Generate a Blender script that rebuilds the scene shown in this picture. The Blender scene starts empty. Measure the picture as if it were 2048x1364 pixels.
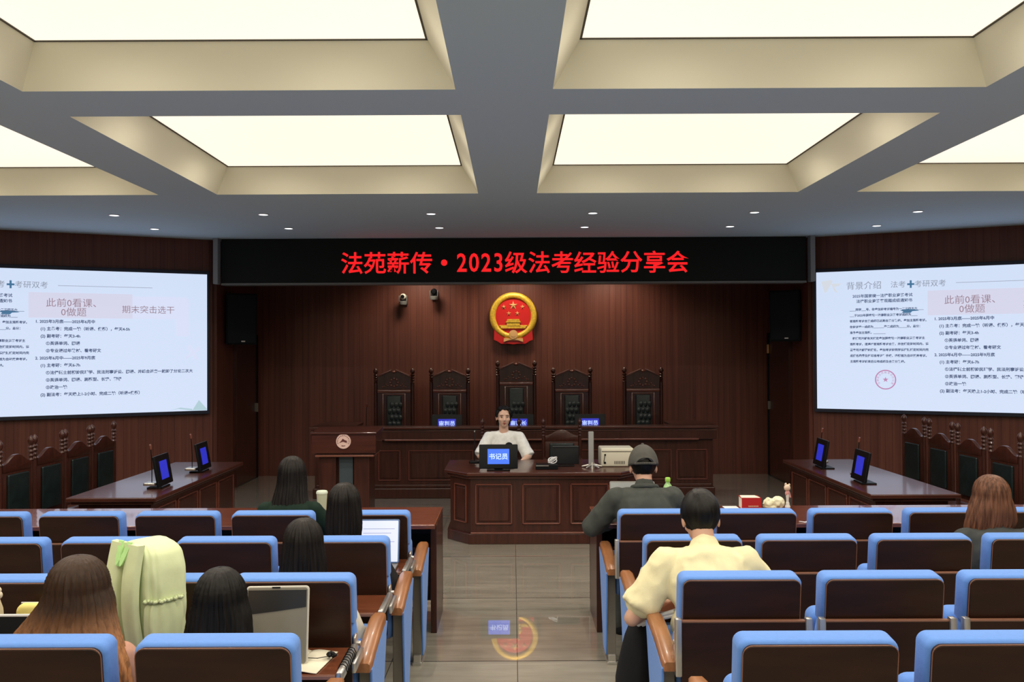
import bpy, bmesh, math, random
from mathutils import Matrix, Vector, noise
C = bpy.context.scene.collection
PI = math.pi
R = math.radians
random.seed(7)

# ------------------------------------------------------------------ camera, world, exposure
W, H = 2048.0, 1364.0
F = 1800.0                 # focal length in pixels
CZ = 1.85                  # eye height above the stage floor
VX, VY = 1025.0, 702.0     # where the room's long lines meet
ROLL = 0.0045
cam_d = bpy.data.cameras.new('camera')
cam_d.sensor_width = 36.0
cam_d.lens = F / W * 36.0
cam_d.clip_start = 0.05
cam_d.clip_end = 100
cam = bpy.data.objects.new('camera', cam_d)
C.objects.link(cam)
pitch = math.atan((VY - H / 2) / F)
yaw = math.atan((VX - W / 2) / F)
cam.matrix_world = (Matrix.Translation((0, 0, CZ)) @ Matrix.Rotation(yaw, 4, 'Z')
                    @ Matrix.Rotation(PI / 2 + pitch, 4, 'X') @ Matrix.Rotation(-ROLL, 4, 'Z'))
bpy.context.scene.camera = cam
sc = bpy.context.scene
sc.view_settings.view_transform = 'Standard'
sc.view_settings.look = 'None'
sc.view_settings.exposure = 0.0
sc.view_settings.gamma = 1.0
sc.view_settings.use_curve_mapping = False
sc.cycles.max_bounces = 8
sc.cycles.diffuse_bounces = 5
sc.cycles.glossy_bounces = 4
sc.cycles.sample_clamp_indirect = 4.0
sc.cycles.caustics_reflective = False
sc.cycles.caustics_refractive = False
sc.cycles.use_denoising = True
world = bpy.data.worlds.new('world')
sc.world = world
world.use_nodes = True
world.node_tree.nodes['Background'].inputs[0].default_value = (0.02, 0.022, 0.026, 1)
world.node_tree.nodes['Background'].inputs[1].default_value = 0.0

PANEL_GLOW = 1.0      # ceiling light boxes
SCREEN_GLOW = 0.92     # the two projection screens
BOX_W = 170.0           # lamps of each ceiling light box, total watts
SPOT_W = 11.0           # ceiling downlights
RECESS_W = 95.0        # lamps over the judges' bench

def at(px, py, d):
    """World point seen at pixel (px, py), d metres ahead of the camera."""
    y = py + ROLL * (px - 1024)
    x = px - ROLL * (py - 682)
    return Vector(((x - VX) * d / F, d, CZ - (y - VY) * d / F))

def floor_z(y):
    return 0.0 if y > 5.39 else (5.39 - y) * 0.031

# ------------------------------------------------------------------ materials
MATS = {}

def mat(name, col, rough=0.5, metal=0.0, coat=0.0, coat_rough=0.1, spec=0.5, emit=None, emit_s=0.0,
        kind=None, vary=0.0, scale=8.0, bump=0.0, col2=None, sheen=0.0, stretch=(1, 1, 1), trans=0.0):
    m = bpy.data.materials.new(name)
    m.use_nodes = True
    nt = m.node_tree
    b = nt.nodes['Principled BSDF']
    b.inputs['Base Color'].default_value = (*col, 1)
    b.inputs['Roughness'].default_value = rough
    b.inputs['Metallic'].default_value = metal
    b.inputs['Coat Weight'].default_value = coat
    b.inputs['Coat Roughness'].default_value = coat_rough
    b.inputs['Specular IOR Level'].default_value = spec
    b.inputs['Sheen Weight'].default_value = sheen
    b.inputs['Transmission Weight'].default_value = trans
    if emit:
        b.inputs['Emission Color'].default_value = (*emit, 1)
        b.inputs['Emission Strength'].default_value = emit_s
    if vary or col2 or bump:
        tc = nt.nodes.new('ShaderNodeTexCoord')
        mp = nt.nodes.new('ShaderNodeMapping')
        mp.inputs['Scale'].default_value = stretch
        nz = nt.nodes.new('ShaderNodeTexNoise')
        nz.inputs['Scale'].default_value = scale
        nz.inputs['Detail'].default_value = 5
        nz.inputs['Roughness'].default_value = 0.6
        nt.links.new(tc.outputs['Object'], mp.inputs[0])
        nt.links.new(mp.outputs[0], nz.inputs['Vector'])
        if vary or col2:
            rp = nt.nodes.new('ShaderNodeValToRGB')
            c2 = col2 or tuple(min(1, c * (1 + vary)) for c in col)
            c1 = tuple(c * (1 - vary) for c in col)
            rp.color_ramp.elements[0].position = 0.3
            rp.color_ramp.elements[1].position = 0.7
            rp.color_ramp.elements[0].color = (*c1, 1)
            rp.color_ramp.elements[1].color = (*c2, 1)
            nt.links.new(nz.outputs['Fac'], rp.inputs[0])
            nt.links.new(rp.outputs[0], b.inputs['Base Color'])
        if bump:
            bp = nt.nodes.new('ShaderNodeBump')
            bp.inputs['Strength'].default_value = bump
            bp.inputs['Distance'].default_value = 0.01
            nt.links.new(nz.outputs['Fac'], bp.inputs['Height'])
            nt.links.new(bp.outputs[0], b.inputs['Normal'])
    MATS[name] = m
    return m

def wall_wood(name, base, dark, light):
    m = mat(name, base, rough=0.42, spec=0.35)
    nt = m.node_tree
    b = nt.nodes['Principled BSDF']
    tc = nt.nodes.new('ShaderNodeTexCoord')
    mp = nt.nodes.new('ShaderNodeMapping'); mp.inputs['Scale'].default_value = (14, 14, 0.35)
    nz = nt.nodes.new('ShaderNodeTexNoise'); nz.inputs['Scale'].default_value = 1.0
    nz.inputs['Detail'].default_value = 6; nz.inputs['Roughness'].default_value = 0.65
    nt.links.new(tc.outputs['Object'], mp.inputs[0]); nt.links.new(mp.outputs[0], nz.inputs['Vector'])
    rp = nt.nodes.new('ShaderNodeValToRGB')
    rp.color_ramp.elements[0].position = 0.3; rp.color_ramp.elements[0].color = (*dark, 1)
    rp.color_ramp.elements[1].position = 0.72; rp.color_ramp.elements[1].color = (*light, 1)
    nt.links.new(nz.outputs['Fac'], rp.inputs[0])
    sp = nt.nodes.new('ShaderNodeSeparateXYZ'); nt.links.new(tc.outputs['Object'], sp.inputs[0])
    mu = nt.nodes.new('ShaderNodeMath'); mu.operation = 'MULTIPLY'; mu.inputs[1].default_value = 1 / 0.085
    fr = nt.nodes.new('ShaderNodeMath'); fr.operation = 'FRACT'
    gt = nt.nodes.new('ShaderNodeMath'); gt.operation = 'GREATER_THAN'; gt.inputs[1].default_value = 0.09
    nt.links.new(sp.outputs[0], mu.inputs[0]); nt.links.new(mu.outputs[0], fr.inputs[0]); nt.links.new(fr.outputs[0], gt.inputs[0])
    mx = nt.nodes.new('ShaderNodeMixRGB'); mx.blend_type = 'MULTIPLY'; mx.inputs[0].default_value = 0.28
    nt.links.new(rp.outputs[0], mx.inputs[1]); nt.links.new(gt.outputs[0], mx.inputs[2])
    nt.links.new(mx.outputs[0], b.inputs['Base Color'])
    bp = nt.nodes.new('ShaderNodeBump'); bp.inputs['Strength'].default_value = 0.5; bp.inputs['Distance'].default_value = 0.004
    nt.links.new(gt.outputs[0], bp.inputs['Height']); nt.links.new(bp.outputs[0], b.inputs['Normal'])
    return m

def floor_tiles(name, glossy=True):
    m = mat(name, (0.3, 0.27, 0.22), rough=0.02, spec=0.5, coat=0.9, coat_rough=0.015)
    m.node_tree.nodes['Principled BSDF'].inputs['Coat IOR'].default_value = 1.75
    nt = m.node_tree
    b = nt.nodes['Principled BSDF']
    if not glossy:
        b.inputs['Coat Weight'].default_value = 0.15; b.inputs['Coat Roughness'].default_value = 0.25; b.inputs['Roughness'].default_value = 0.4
    tc = nt.nodes.new('ShaderNodeTexCoord')
    mp = nt.nodes.new('ShaderNodeMapping'); mp.inputs['Scale'].default_value = (0.9, 7, 1)
    nz = nt.nodes.new('ShaderNodeTexNoise'); nz.inputs['Scale'].default_value = 1.6; nz.inputs['Detail'].default_value = 8
    nz.inputs['Roughness'].default_value = 0.62; nz.inputs['Distortion'].default_value = 0.4
    nt.links.new(tc.outputs['Object'], mp.inputs[0]); nt.links.new(mp.outputs[0], nz.inputs['Vector'])
    rp = nt.nodes.new('ShaderNodeValToRGB')
    rp.color_ramp.elements[0].position = 0.32; rp.color_ramp.elements[0].color = (0.25, 0.23, 0.19, 1)
    rp.color_ramp.elements[1].position = 0.7; rp.color_ramp.elements[1].color = (0.37, 0.345, 0.285, 1)
    nt.links.new(nz.outputs['Fac'], rp.inputs[0])
    sp = nt.nodes.new('ShaderNodeSeparateXYZ'); nt.links.new(tc.outputs['Object'], sp.inputs[0])
    def line(axis, pitch_, off, wid):
        a = nt.nodes.new('ShaderNodeMath'); a.operation = 'ADD'; a.inputs[1].default_value = off
        d = nt.nodes.new('ShaderNodeMath'); d.operation = 'DIVIDE'; d.inputs[1].default_value = pitch_
        f = nt.nodes.new('ShaderNodeMath'); f.operation = 'FRACT'
        g = nt.nodes.new('ShaderNodeMath'); g.operation = 'LESS_THAN'; g.inputs[1].default_value = wid / pitch_
        nt.links.new(sp.outputs[axis], a.inputs[0]); nt.links.new(a.outputs[0], d.inputs[0])
        nt.links.new(d.outputs[0], f.inputs[0]); nt.links.new(f.outputs[0], g.inputs[0])
        return g
    gx = line(0, 0.75, 0.75 * 40 - 0.018, 0.005)
    gy = line(1, 1.37, 1.37 * 40 - 5.385, 0.014)
    mxm = nt.nodes.new('ShaderNodeMath'); mxm.operation = 'MAXIMUM'
    nt.links.new(gx.outputs[0], mxm.inputs[0]); nt.links.new(gy.outputs[0], mxm.inputs[1])
    mx = nt.nodes.new('ShaderNodeMixRGB'); mx.inputs[2].default_value = (0.07, 0.065, 0.06, 1)
    nt.links.new(mxm.outputs[0], mx.inputs[0]); nt.links.new(rp.outputs[0], mx.inputs[1])
    nt.links.new(mx.outputs[0], b.inputs['Base Color'])
    return m

def hair_mat(name, top, ends, z0, z1, rough=0.45):
    """Strand-streaked hair; dyed ends set in by height along the hair (object z from z0 up to z1)."""
    m = mat(name, top, rough=rough, spec=0.22)
    nt = m.node_tree
    b = nt.nodes['Principled BSDF']
    tc = nt.nodes.new('ShaderNodeTexCoord')
    mp = nt.nodes.new('ShaderNodeMapping'); mp.inputs['Scale'].default_value = (70, 70, 2.2)
    nz = nt.nodes.new('ShaderNodeTexNoise'); nz.inputs['Scale'].default_value = 1.0; nz.inputs['Detail'].default_value = 4
    nt.links.new(tc.outputs['Object'], mp.inputs[0]); nt.links.new(mp.outputs[0], nz.inputs['Vector'])
    sp = nt.nodes.new('ShaderNodeSeparateXYZ'); nt.links.new(tc.outputs['Object'], sp.inputs[0])
    mr = nt.nodes.new('ShaderNodeMapRange'); mr.inputs[1].default_value = z0; mr.inputs[2].default_value = z1
    nt.links.new(sp.outputs[2], mr.inputs[0])
    ad = nt.nodes.new('ShaderNodeMath'); ad.operation = 'MULTIPLY_ADD'; ad.inputs[1].default_value = 0.9; ad.inputs[2].default_value = -0.45
    nt.links.new(nz.outputs['Fac'], ad.inputs[0])
    a2 = nt.nodes.new('ShaderNodeMath'); a2.operation = 'ADD'; a2.use_clamp = True
    nt.links.new(ad.outputs[0], a2.inputs[0]); nt.links.new(mr.outputs[0], a2.inputs[1])
    mx = nt.nodes.new('ShaderNodeMixRGB'); mx.inputs[1].default_value = (*ends, 1); mx.inputs[2].default_value = (*top, 1)
    nt.links.new(a2.outputs[0], mx.inputs[0])
    rp = nt.nodes.new('ShaderNodeValToRGB')
    rp.color_ramp.elements[0].position = 0.35; rp.color_ramp.elements[0].color = (0.45, 0.45, 0.45, 1)
    rp.color_ramp.elements[1].position = 0.65; rp.color_ramp.elements[1].color = (1.35, 1.35, 1.35, 1)
    nt.links.new(nz.outputs['Fac'], rp.inputs[0])
    m2 = nt.nodes.new('ShaderNodeMixRGB'); m2.blend_type = 'MULTIPLY'; m2.inputs[0].default_value = 1
    nt.links.new(mx.outputs[0], m2.inputs[1]); nt.links.new(rp.outputs[0], m2.inputs[2])
    nt.links.new(m2.outputs[0], b.inputs['Base Color'])
    bp = nt.nodes.new('ShaderNodeBump'); bp.inputs['Strength'].default_value = 0.6; bp.inputs['Distance'].default_value = 0.004
    nt.links.new(nz.outputs['Fac'], bp.inputs['Height']); nt.links.new(bp.outputs[0], b.inputs['Normal'])
    return m

M_wall = wall_wood('wall_wood', (0.1, 0.03, 0.02), (0.090, 0.027, 0.018), (0.165, 0.054, 0.034))
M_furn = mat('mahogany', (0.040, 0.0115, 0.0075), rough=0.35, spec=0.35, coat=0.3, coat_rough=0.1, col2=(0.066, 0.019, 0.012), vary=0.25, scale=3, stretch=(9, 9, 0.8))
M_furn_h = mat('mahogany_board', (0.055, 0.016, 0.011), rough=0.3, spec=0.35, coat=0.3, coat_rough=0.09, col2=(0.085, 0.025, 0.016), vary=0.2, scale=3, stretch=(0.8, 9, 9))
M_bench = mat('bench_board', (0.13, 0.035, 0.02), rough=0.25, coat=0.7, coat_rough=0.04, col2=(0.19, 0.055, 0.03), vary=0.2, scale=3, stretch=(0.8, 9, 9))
M_edge = mat('mahogany_edge', (0.2, 0.07, 0.045), rough=0.25, coat=0.5)
M_seatwood = mat('seat_back_board', (0.020, 0.0075, 0.0045), rough=0.36, spec=0.3, col2=(0.032, 0.0115, 0.006), vary=0.2, scale=2.5, stretch=(1, 6, 6))
M_seatedge = mat('board_edge', (0.24, 0.11, 0.07), rough=0.35)
M_tablet = mat('writing_board', (0.12, 0.034, 0.014), rough=0.25, coat=0.3, col2=(0.17, 0.05, 0.022), vary=0.2, scale=2.5, stretch=(1, 8, 8))
M_arm = mat('arm_wood', (0.30, 0.115, 0.04), rough=0.32, coat=0.3, col2=(0.38, 0.16, 0.06), vary=0.2, scale=4, stretch=(8, 1, 8))
M_blue = mat('blue_fabric', (0.115, 0.27, 0.70), rough=0.75, spec=0.25, sheen=0.15, vary=0.03, scale=60, bump=0.12)
M_navy = mat('navy_webbing', (0.02, 0.04, 0.12), rough=0.8)
M_silver = mat('brushed_metal', (0.62, 0.60, 0.56), rough=0.3, metal=0.85)
M_column = mat('column_metal', (0.20, 0.185, 0.16), rough=0.35, metal=0.4)
M_black = mat('black_plastic', (0.004, 0.0045, 0.006), rough=0.45, spec=0.2)
M_blackm = mat('black_matte', (0.007, 0.008, 0.010), rough=0.8, spec=0.15)
M_beam = mat('ceiling_paint_blue_bounce', (0.57, 0.72, 0.86), rough=0.9, spec=0.2)  # blue bounce from the seats and screen glow put into the paint colour
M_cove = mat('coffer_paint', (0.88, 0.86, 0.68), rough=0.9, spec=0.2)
M_panel = mat('light_box', (0.8, 0.78, 0.7), emit=(1.0, 0.90, 0.735), emit_s=PANEL_GLOW)
M_groove = mat('shadow_gap', (0.12, 0.11, 0.09), rough=0.8)
M_lamp = mat('lamp_lens', (0.9, 0.9, 0.9), emit=(0.9, 0.95, 1.0), emit_s=3.0)
M_white = mat('white_paint', (0.75, 0.76, 0.78), rough=0.5)
M_floor = floor_tiles('stone_tiles')
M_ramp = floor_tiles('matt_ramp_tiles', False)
M_rear = mat('rear_wall_paint', (0.45, 0.44, 0.42), rough=0.9)
M_led = mat('led_black', (0.006, 0.010, 0.010), rough=0.6, spec=0.25)
M_ledtext = mat('led_red', (0.5, 0.02, 0.02), emit=(1.0, 0.012, 0.016), emit_s=0.95)
M_slide = mat('slide_light', (0.1, 0.1, 0.1), emit=(0.68, 0.79, 1.0), emit_s=SCREEN_GLOW)
M_bezel = mat('screen_bezel', (0.008, 0.012, 0.028), rough=0.5)
M_leather = mat('green_black_leather', (0.008, 0.017, 0.018), rough=0.35, coat=0.15, vary=0.3, scale=12, bump=0.3)
M_gold = mat('gold_relief', (0.78, 0.50, 0.05), rough=0.38, metal=0.25, vary=0.25, scale=40, bump=0.35)
M_goldl = mat('gold_light', (0.85, 0.50, 0.20), rough=0.35, metal=0.2)
M_red = mat('emblem_red', (0.60, 0.015, 0.015), rough=0.35)
M_bluescreen = mat('name_screen', (0.02, 0.02, 0.2), emit=(0.02, 0.03, 0.62), emit_s=0.7)
M_bluescreen2 = mat('name_screen_bright', (0.02, 0.02, 0.2), emit=(0.05, 0.20, 1.0), emit_s=0.95)
M_screentext = mat('name_text', (0.3, 0.4, 0.9), emit=(0.5, 0.65, 1.0), emit_s=1.0)
M_skin = mat('skin', (0.62, 0.36, 0.25), rough=0.5, vary=0.06, scale=12)
M_skin_pale = mat('skin_pale', (0.74, 0.48, 0.36), rough=0.5, vary=0.05, scale=12)
M_lip = mat('lips', (0.42, 0.10, 0.08), rough=0.4)
M_dark = mat('brow_dark', (0.02, 0.013, 0.01), rough=0.6)
M_eye = mat('eye_white', (0.7, 0.68, 0.65), rough=0.3)

# ------------------------------------------------------------------ mesh builder
class MB:
    def __init__(s): s.bm = bmesh.new()
    def quad(s, pts):
        vs = [s.bm.verts.new(p) for p in pts]
        s.bm.faces.new(vs); return s
    def box(s, x0, x1, y0, y1, z0, z1, bev=0.0, seg=2, M=None):
        b = bmesh.new()
        bmesh.ops.create_cube(b, size=1)
        for v in b.verts:
            v.co = Vector(((x0 + x1) / 2 + v.co.x * (x1 - x0), (y0 + y1) / 2 + v.co.y * (y1 - y0), (z0 + z1) / 2 + v.co.z * (z1 - z0)))
        if bev:
            bmesh.ops.bevel(b, geom=b.edges[:], offset=bev, segments=seg, affect='EDGES', profile=0.5)
        return s.add(b, M)
    def add(s, b, M=None):
        if M is not None: bmesh.ops.transform(b, matrix=M, verts=b.verts)
        me = bpy.data.meshes.new('tmp'); b.to_mesh(me); b.free(); s.bm.from_mesh(me); bpy.data.meshes.remove(me)
        return s
    def add_mesh(s, me, M=None):
        b = bmesh.new(); b.from_mesh(me); return s.add(b, M)
    def cyl(s, p0, p1, r0, r1=None, n=16, caps=True):
        r1 = r0 if r1 is None else r1
        p0, p1 = Vector(p0), Vector(p1); d = p1 - p0
        b = bmesh.new(); bmesh.ops.create_cone(b, cap_ends=caps, segments=n, radius1=r0, radius2=r1, depth=d.length)
        return s.add(b, Matrix.Translation((p0 + p1) / 2) @ d.to_track_quat('Z', 'Y').to_matrix().to_4x4())
    def capsule(s, p0, p1, r0, r1=None, n=14):
        r1 = r0 if r1 is None else r1
        s.cyl(p0, p1, r0, r1, n); s.ball(p0, (r0, r0, r0)); s.ball(p1, (r1, r1, r1)); return s
    def chain(s, pts, rad, n=14):
        for i in range(len(pts) - 1): s.capsule(pts[i], pts[i + 1], rad[i], rad[i + 1], n)
        return s
    def ball(s, c, r, M=None, u=16, v=12):
        b = bmesh.new(); bmesh.ops.create_uvsphere(b, u_segments=u, v_segments=v, radius=1)
        rr = r if hasattr(r, '__len__') else (r, r, r)
        T = Matrix.Translation(c) @ (M if M is not None else Matrix()) @ Matrix.Diagonal((*rr, 1))
        return s.add(b, T)
    def lathe(s, prof, c=(0, 0, 0), n=20, M=None):
        b = bmesh.new(); rings = []
        for r, z in prof:
            rings.append([b.verts.new((max(r, 1e-4) * math.cos(2 * PI * i / n), max(r, 1e-4) * math.sin(2 * PI * i / n), z)) for i in range(n)])
        for a, c2 in zip(rings, rings[1:]):
            for i in range(n): b.faces.new((a[i], a[(i + 1) % n], c2[(i + 1) % n], c2[i]))
        b.faces.new(list(reversed(rings[0]))); b.faces.new(rings[-1])
        return s.add(b, (M if M is not None else Matrix()) if c == (0, 0, 0) else Matrix.Translation(c) @ (M if M is not None else Matrix()))
    def loft(s, rings, close=True, cap=True, M=None):
        b = bmesh.new(); rv = [[b.verts.new(p) for p in r] for r in rings]
        n = len(rv[0])
        for a, c in zip(rv, rv[1:]):
            for i in range(n if close else n - 1):
                j = (i + 1) % n
                b.faces.new((a[i], a[j], c[j], c[i]))
        if cap and close:
            b.faces.new(list(reversed(rv[0]))); b.faces.new(rv[-1])
        return s.add(b, M)
    def prism(s, pts, vec, bev=0.0, M=None, seg=2):
        """Closed outline pts (3D, planar) pushed along vec."""
        b = bmesh.new(); v0 = [b.verts.new(p) for p in pts]; v1 = [b.verts.new(Vector(p) + Vector(vec)) for p in pts]
        n = len(pts)
        b.faces.new(v0); b.faces.new(list(reversed(v1)))
        for i in range(n): b.faces.new((v0[(i + 1) % n], v0[i], v1[i], v1[(i + 1) % n]))
        bmesh.ops.recalc_face_normals(b, faces=b.faces)
        if bev: bmesh.ops.bevel(b, geom=b.edges[:], offset=bev, segments=seg, affect='EDGES', profile=0.5)
        return s.add(b, M)
    def slab(s, w, h, t, r=0.03, e=0.01, M=None, corners=(1, 1, 1, 1), n=6, dished=0.0):
        """Rounded rectangle w (x) by h (z), thickness t (y from 0 to t), edge rounding e."""
        def outline(ins):
            o = []; rr = max(r - ins, 0.002)
            cs = [(w / 2, h / 2, 0, corners[0]), (-w / 2, h / 2, 1, corners[1]), (-w / 2, -h / 2, 2, corners[2]), (w / 2, -h / 2, 3, corners[3])]
            for cx, cz, q, on in cs:
                sx = 1 if cx > 0 else -1; sz = 1 if cz > 0 else -1
                q_r = rr if on else 0.002
                ox, oz = cx - sx * (ins + q_r), cz - sz * (ins + q_r)
                for k in range(n + 1):
                    a = PI / 2 * (q + k / n)
                    o.append((ox + q_r * math.cos(a), oz + q_r * math.sin(a)))
            return o
        lay = []
        K = 4
        for k in range(K + 1):
            a = PI / 2 * k / K
            lay.append((e * (1 - math.sin(a)), e * (1 - math.cos(a))))
        rings = [[(x, y, z) for x, z in outline(i)] for i, y in lay]
        rings += [[(x, t - y, z) for x, z in outline(i)] for i, y in reversed(lay)]
        return s.loft(rings, M=M)
    def build(s, name, m, parent=None, smooth=False, ang=40):
        bmesh.ops.recalc_face_normals(s.bm, faces=s.bm.faces)
        me = bpy.data.meshes.new(name); s.bm.to_mesh(me); s.bm.free()
        if smooth:
            me.polygons.foreach_set('use_smooth', [True] * len(me.polygons))
            try: me.set_sharp_from_angle(angle=R(ang))
            except Exception: pass
        me.materials.append(m)
        o = bpy.data.objects.new(name, me); C.objects.link(o)
        if parent: o.parent = parent
        return o

def tag(o, label=None, cat=None, group=None, kind=None):
    if label: o['label'] = label
    if cat: o['category'] = cat
    if group: o['group'] = group
    if kind: o['kind'] = kind
    return o

def thing(name, label, cat, loc=(0, 0, 0), rz=0.0, group=None):
    o = bpy.data.objects.new(name, None); C.objects.link(o)
    o.empty_display_size = 0.1
    o.location = loc; o.rotation_euler = (0, 0, rz)
    return tag(o, label, cat, group)

def copy_tree(o, parent=None):
    c = o.copy(); C.objects.link(c)
    if parent: c.parent = parent
    for ch in list(o.children): copy_tree(ch, c)
    return c

def Tm(*v): return Matrix.Translation(v)
def Rx(a): return Matrix.Rotation(a, 4, 'X')
def Ry(a): return Matrix.Rotation(a, 4, 'Y')
def Rz(a): return Matrix.Rotation(a, 4, 'Z')

_fc = bpy.data.curves.new('lettering_source', 'FONT')
_fo = bpy.data.objects.new('lettering_source', _fc)
C.objects.link(_fo)
def glyph(txt, size=1.0, bold=0.0, align='LEFT', res=2):
    """Outline mesh of a text in its XY plane."""
    _fc.body = txt; _fc.size = size; _fc.offset = bold; _fc.align_x = align; _fc.resolution_u = res
    _fc.space_character = 1.0
    bpy.context.view_layer.update()
    dg = bpy.context.evaluated_depsgraph_get()
    return bpy.data.meshes.new_from_object(_fo.evaluated_get(dg))

def struct(o): o['kind'] = 'structure'; return o
# ------------------------------------------------------------------ the room
CEIL = CZ + 1.45
def make_floor():
    m = MB()
    for x0, x1 in ((-7.4, 7.4),):
        m.quad([(x0, 5.39, 0), (x1, 5.39, 0), (x1, 13.6, 0), (x0, 13.6, 0)])
        m.quad([(x0, -2.6, floor_z(-2.6)), (x1, -2.6, floor_z(-2.6)), (x1, 5.39, 0), (x0, 5.39, 0)])
        m.quad([(x0, -2.6, -0.12), (x0, 13.6, -0.12), (x1, 13.6, -0.12), (x1, -2.6, -0.12)])
    bmesh.ops.remove_doubles(m.bm, verts=m.bm.verts, dist=0.0001)
    o = m.build('floor', M_floor)
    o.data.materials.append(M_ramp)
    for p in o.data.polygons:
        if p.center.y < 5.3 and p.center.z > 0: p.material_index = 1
    return struct(o)
make_floor()

# walls: each in its own frame, local x along the wall, local z up
def wall(name, p0, p1, h=3.30, t=0.12, z0=0.0, m=M_wall):
    p0, p1 = Vector((*p0, 0)), Vector((*p1, 0)); d = p1 - p0
    o = MB().box(0, d.length, 0, t, z0, h).build(name, m)
    o.matrix_world = Tm(*p0) @ Rz(math.atan2(d.y, d.x))
    return struct(o)
HW = CEIL
wall('wall_back', (-3.82, 13.45), (3.82, 13.45), HW)
wall('wall_left_recess', (-3.82, 11.62), (-3.82, 13.57), HW)
wall('wall_right_recess', (3.82, 13.57), (3.82, 11.62), HW)
SL0, SL1 = Vector((-3.87, 11.6)), Vector((-7.25, 9.917))
wall('wall_left_angled', SL1, SL0, HW)
wall('wall_right_angled', (3.87, 11.6), (7.25, 9.917), HW)
wall('wall_left', (-7.25, -2.5), (-7.25, 9.95), HW)
wall('wall_right', (7.25, 9.95), (7.25, -2.5), HW)
wall('wall_rear', (7.3, -2.5), (-7.3, -2.5), HW, m=M_rear)

def spot(x, y, z, w, size=2.2, col=(0.8, 0.88, 1.0), tx=0.0, ty=0.0, blend=0.8, soft=0.05):
    l = bpy.data.lights.new('lamp_beam', 'SPOT'); l.energy = w; l.spot_size = size; l.spot_blend = blend; l.color = col; l.shadow_soft_size = soft
    o = bpy.data.objects.new('lamp_beam', l); C.objects.link(o); o.location = (x, y, z)
    o.rotation_euler = Vector((tx, ty, -1)).to_track_quat('-Z', 'Y').to_euler()
    return o

# ceiling: slab with coffer openings
cxs = [(-5.68, -3.25), (-2.71, -0.31), (0.23, 2.63), (3.17, 5.57)]
cys = [(-1.07, 1.68), (2.22, 4.97), (5.506, 8.26)]
def make_ceiling():
    m = MB()
    xs = [-7.4] + [v for p in cxs for v in p] + [7.4]
    ys = [-2.6] + [v for p in cys for v in p] + [13.6]
    for i in range(len(xs) - 1):
        for j in range(len(ys) - 1):
            if i % 2 == 1 and j % 2 == 1: continue
            m.quad([(xs[i], ys[j], CEIL), (xs[i], ys[j + 1], CEIL), (xs[i + 1], ys[j + 1], CEIL), (xs[i + 1], ys[j], CEIL)])
    m.box(-7.4, 7.4, -2.6, 13.6, CEIL + 0.34, CEIL + 0.40)
    bmesh.ops.remove_doubles(m.bm, verts=m.bm.verts, dist=0.0001)
    o = m.build('ceiling', M_beam)
    return struct(o)
make_ceiling()
ins, up = 0.139, 0.226
n_tr = 0
hidden_glow = MB()
pos_name = {(0, 2): 'far left', (1, 2): 'far centre left', (2, 2): 'far centre right', (3, 2): 'far right', (1, 1): 'near left', (2, 1): 'near right'}
light_lab = {
    (0, 2): 'glowing cream light box cut off at the left edge, left of the middle coffers',
    (1, 2): 'smaller glowing cream light box left of the middle beam, just before the downlights',
    (2, 2): 'smaller glowing cream light box right of the middle beam, just before the downlights',
    (3, 2): 'glowing cream light box cut off at the right edge, right of the middle coffers',
    (1, 1): 'large glowing cream light box at the top left of the photo',
    (2, 1): 'large glowing cream light box at the top right of the photo'}
for i, (x0, x1) in enumerate(cxs):
    for j, (y0, y1) in enumerate(cys):
        n_tr += 1
        m = MB()
        lo = [(x0, y0, CEIL), (x1, y0, CEIL), (x1, y1, CEIL), (x0, y1, CEIL)]
        hi = [(x0 + ins, y0 + ins, CEIL + up), (x1 - ins, y0 + ins, CEIL + up), (x1 - ins, y1 - ins, CEIL + up), (x0 + ins, y1 - ins, CEIL + up)]
        for k in range(4):
            q = (k + 1) % 4
            m.quad([lo[k], lo[q], hi[q], hi[k]])
        struct(m.build('trim_%d' % n_tr, M_cove))
        a0, a1, b0, b1 = x0 + ins, x1 - ins, y0 + ins, y1 - ins
        if (i, j) in light_lab:
            t = thing('ceiling_light_box', light_lab[(i, j)], 'ceiling light', ((a0 + a1) / 2, (b0 + b1) / 2, CEIL + up), 0, 'glowing ceiling light boxes')
            hx, hy = (a1 - a0) / 2, (b1 - b0) / 2
            MB().box(-hx + 0.012, hx - 0.012, -hy + 0.012, hy - 0.012, 0.006, 0.03).build('diffuser', M_panel, t)
            f = MB()
            for s in (-1, 1):
                f.box(s * hx - 0.012, s * hx + 0.012, -hy, hy, 0.001, 0.035)
                f.box(-hx, hx, s * hy - 0.012, s * hy + 0.012, 0.001, 0.035)
            f.build('frame', M_groove, t)  # dark strips painting the shadow gap around the inset panel
        else:
            hidden_glow.box(a0, a1, b0, b1, CEIL + up, CEIL + up + 0.03)
for x0, x1 in cxs:
    for y0, y1 in cys:
        for a in (0.25, 0.75):
            for b_ in (0.25, 0.75):
                spot(x0 + (x1 - x0) * a, y0 + (y1 - y0) * b_, CEIL + up - 0.004, BOX_W / 4, size=R(179), col=(1.0, 0.90, 0.76), blend=1.0, soft=0.0)
struct(hidden_glow.build('trim_%d' % (n_tr + 1), M_panel))  # glowing light panels of the unseen coffers, included to light the room

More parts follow.
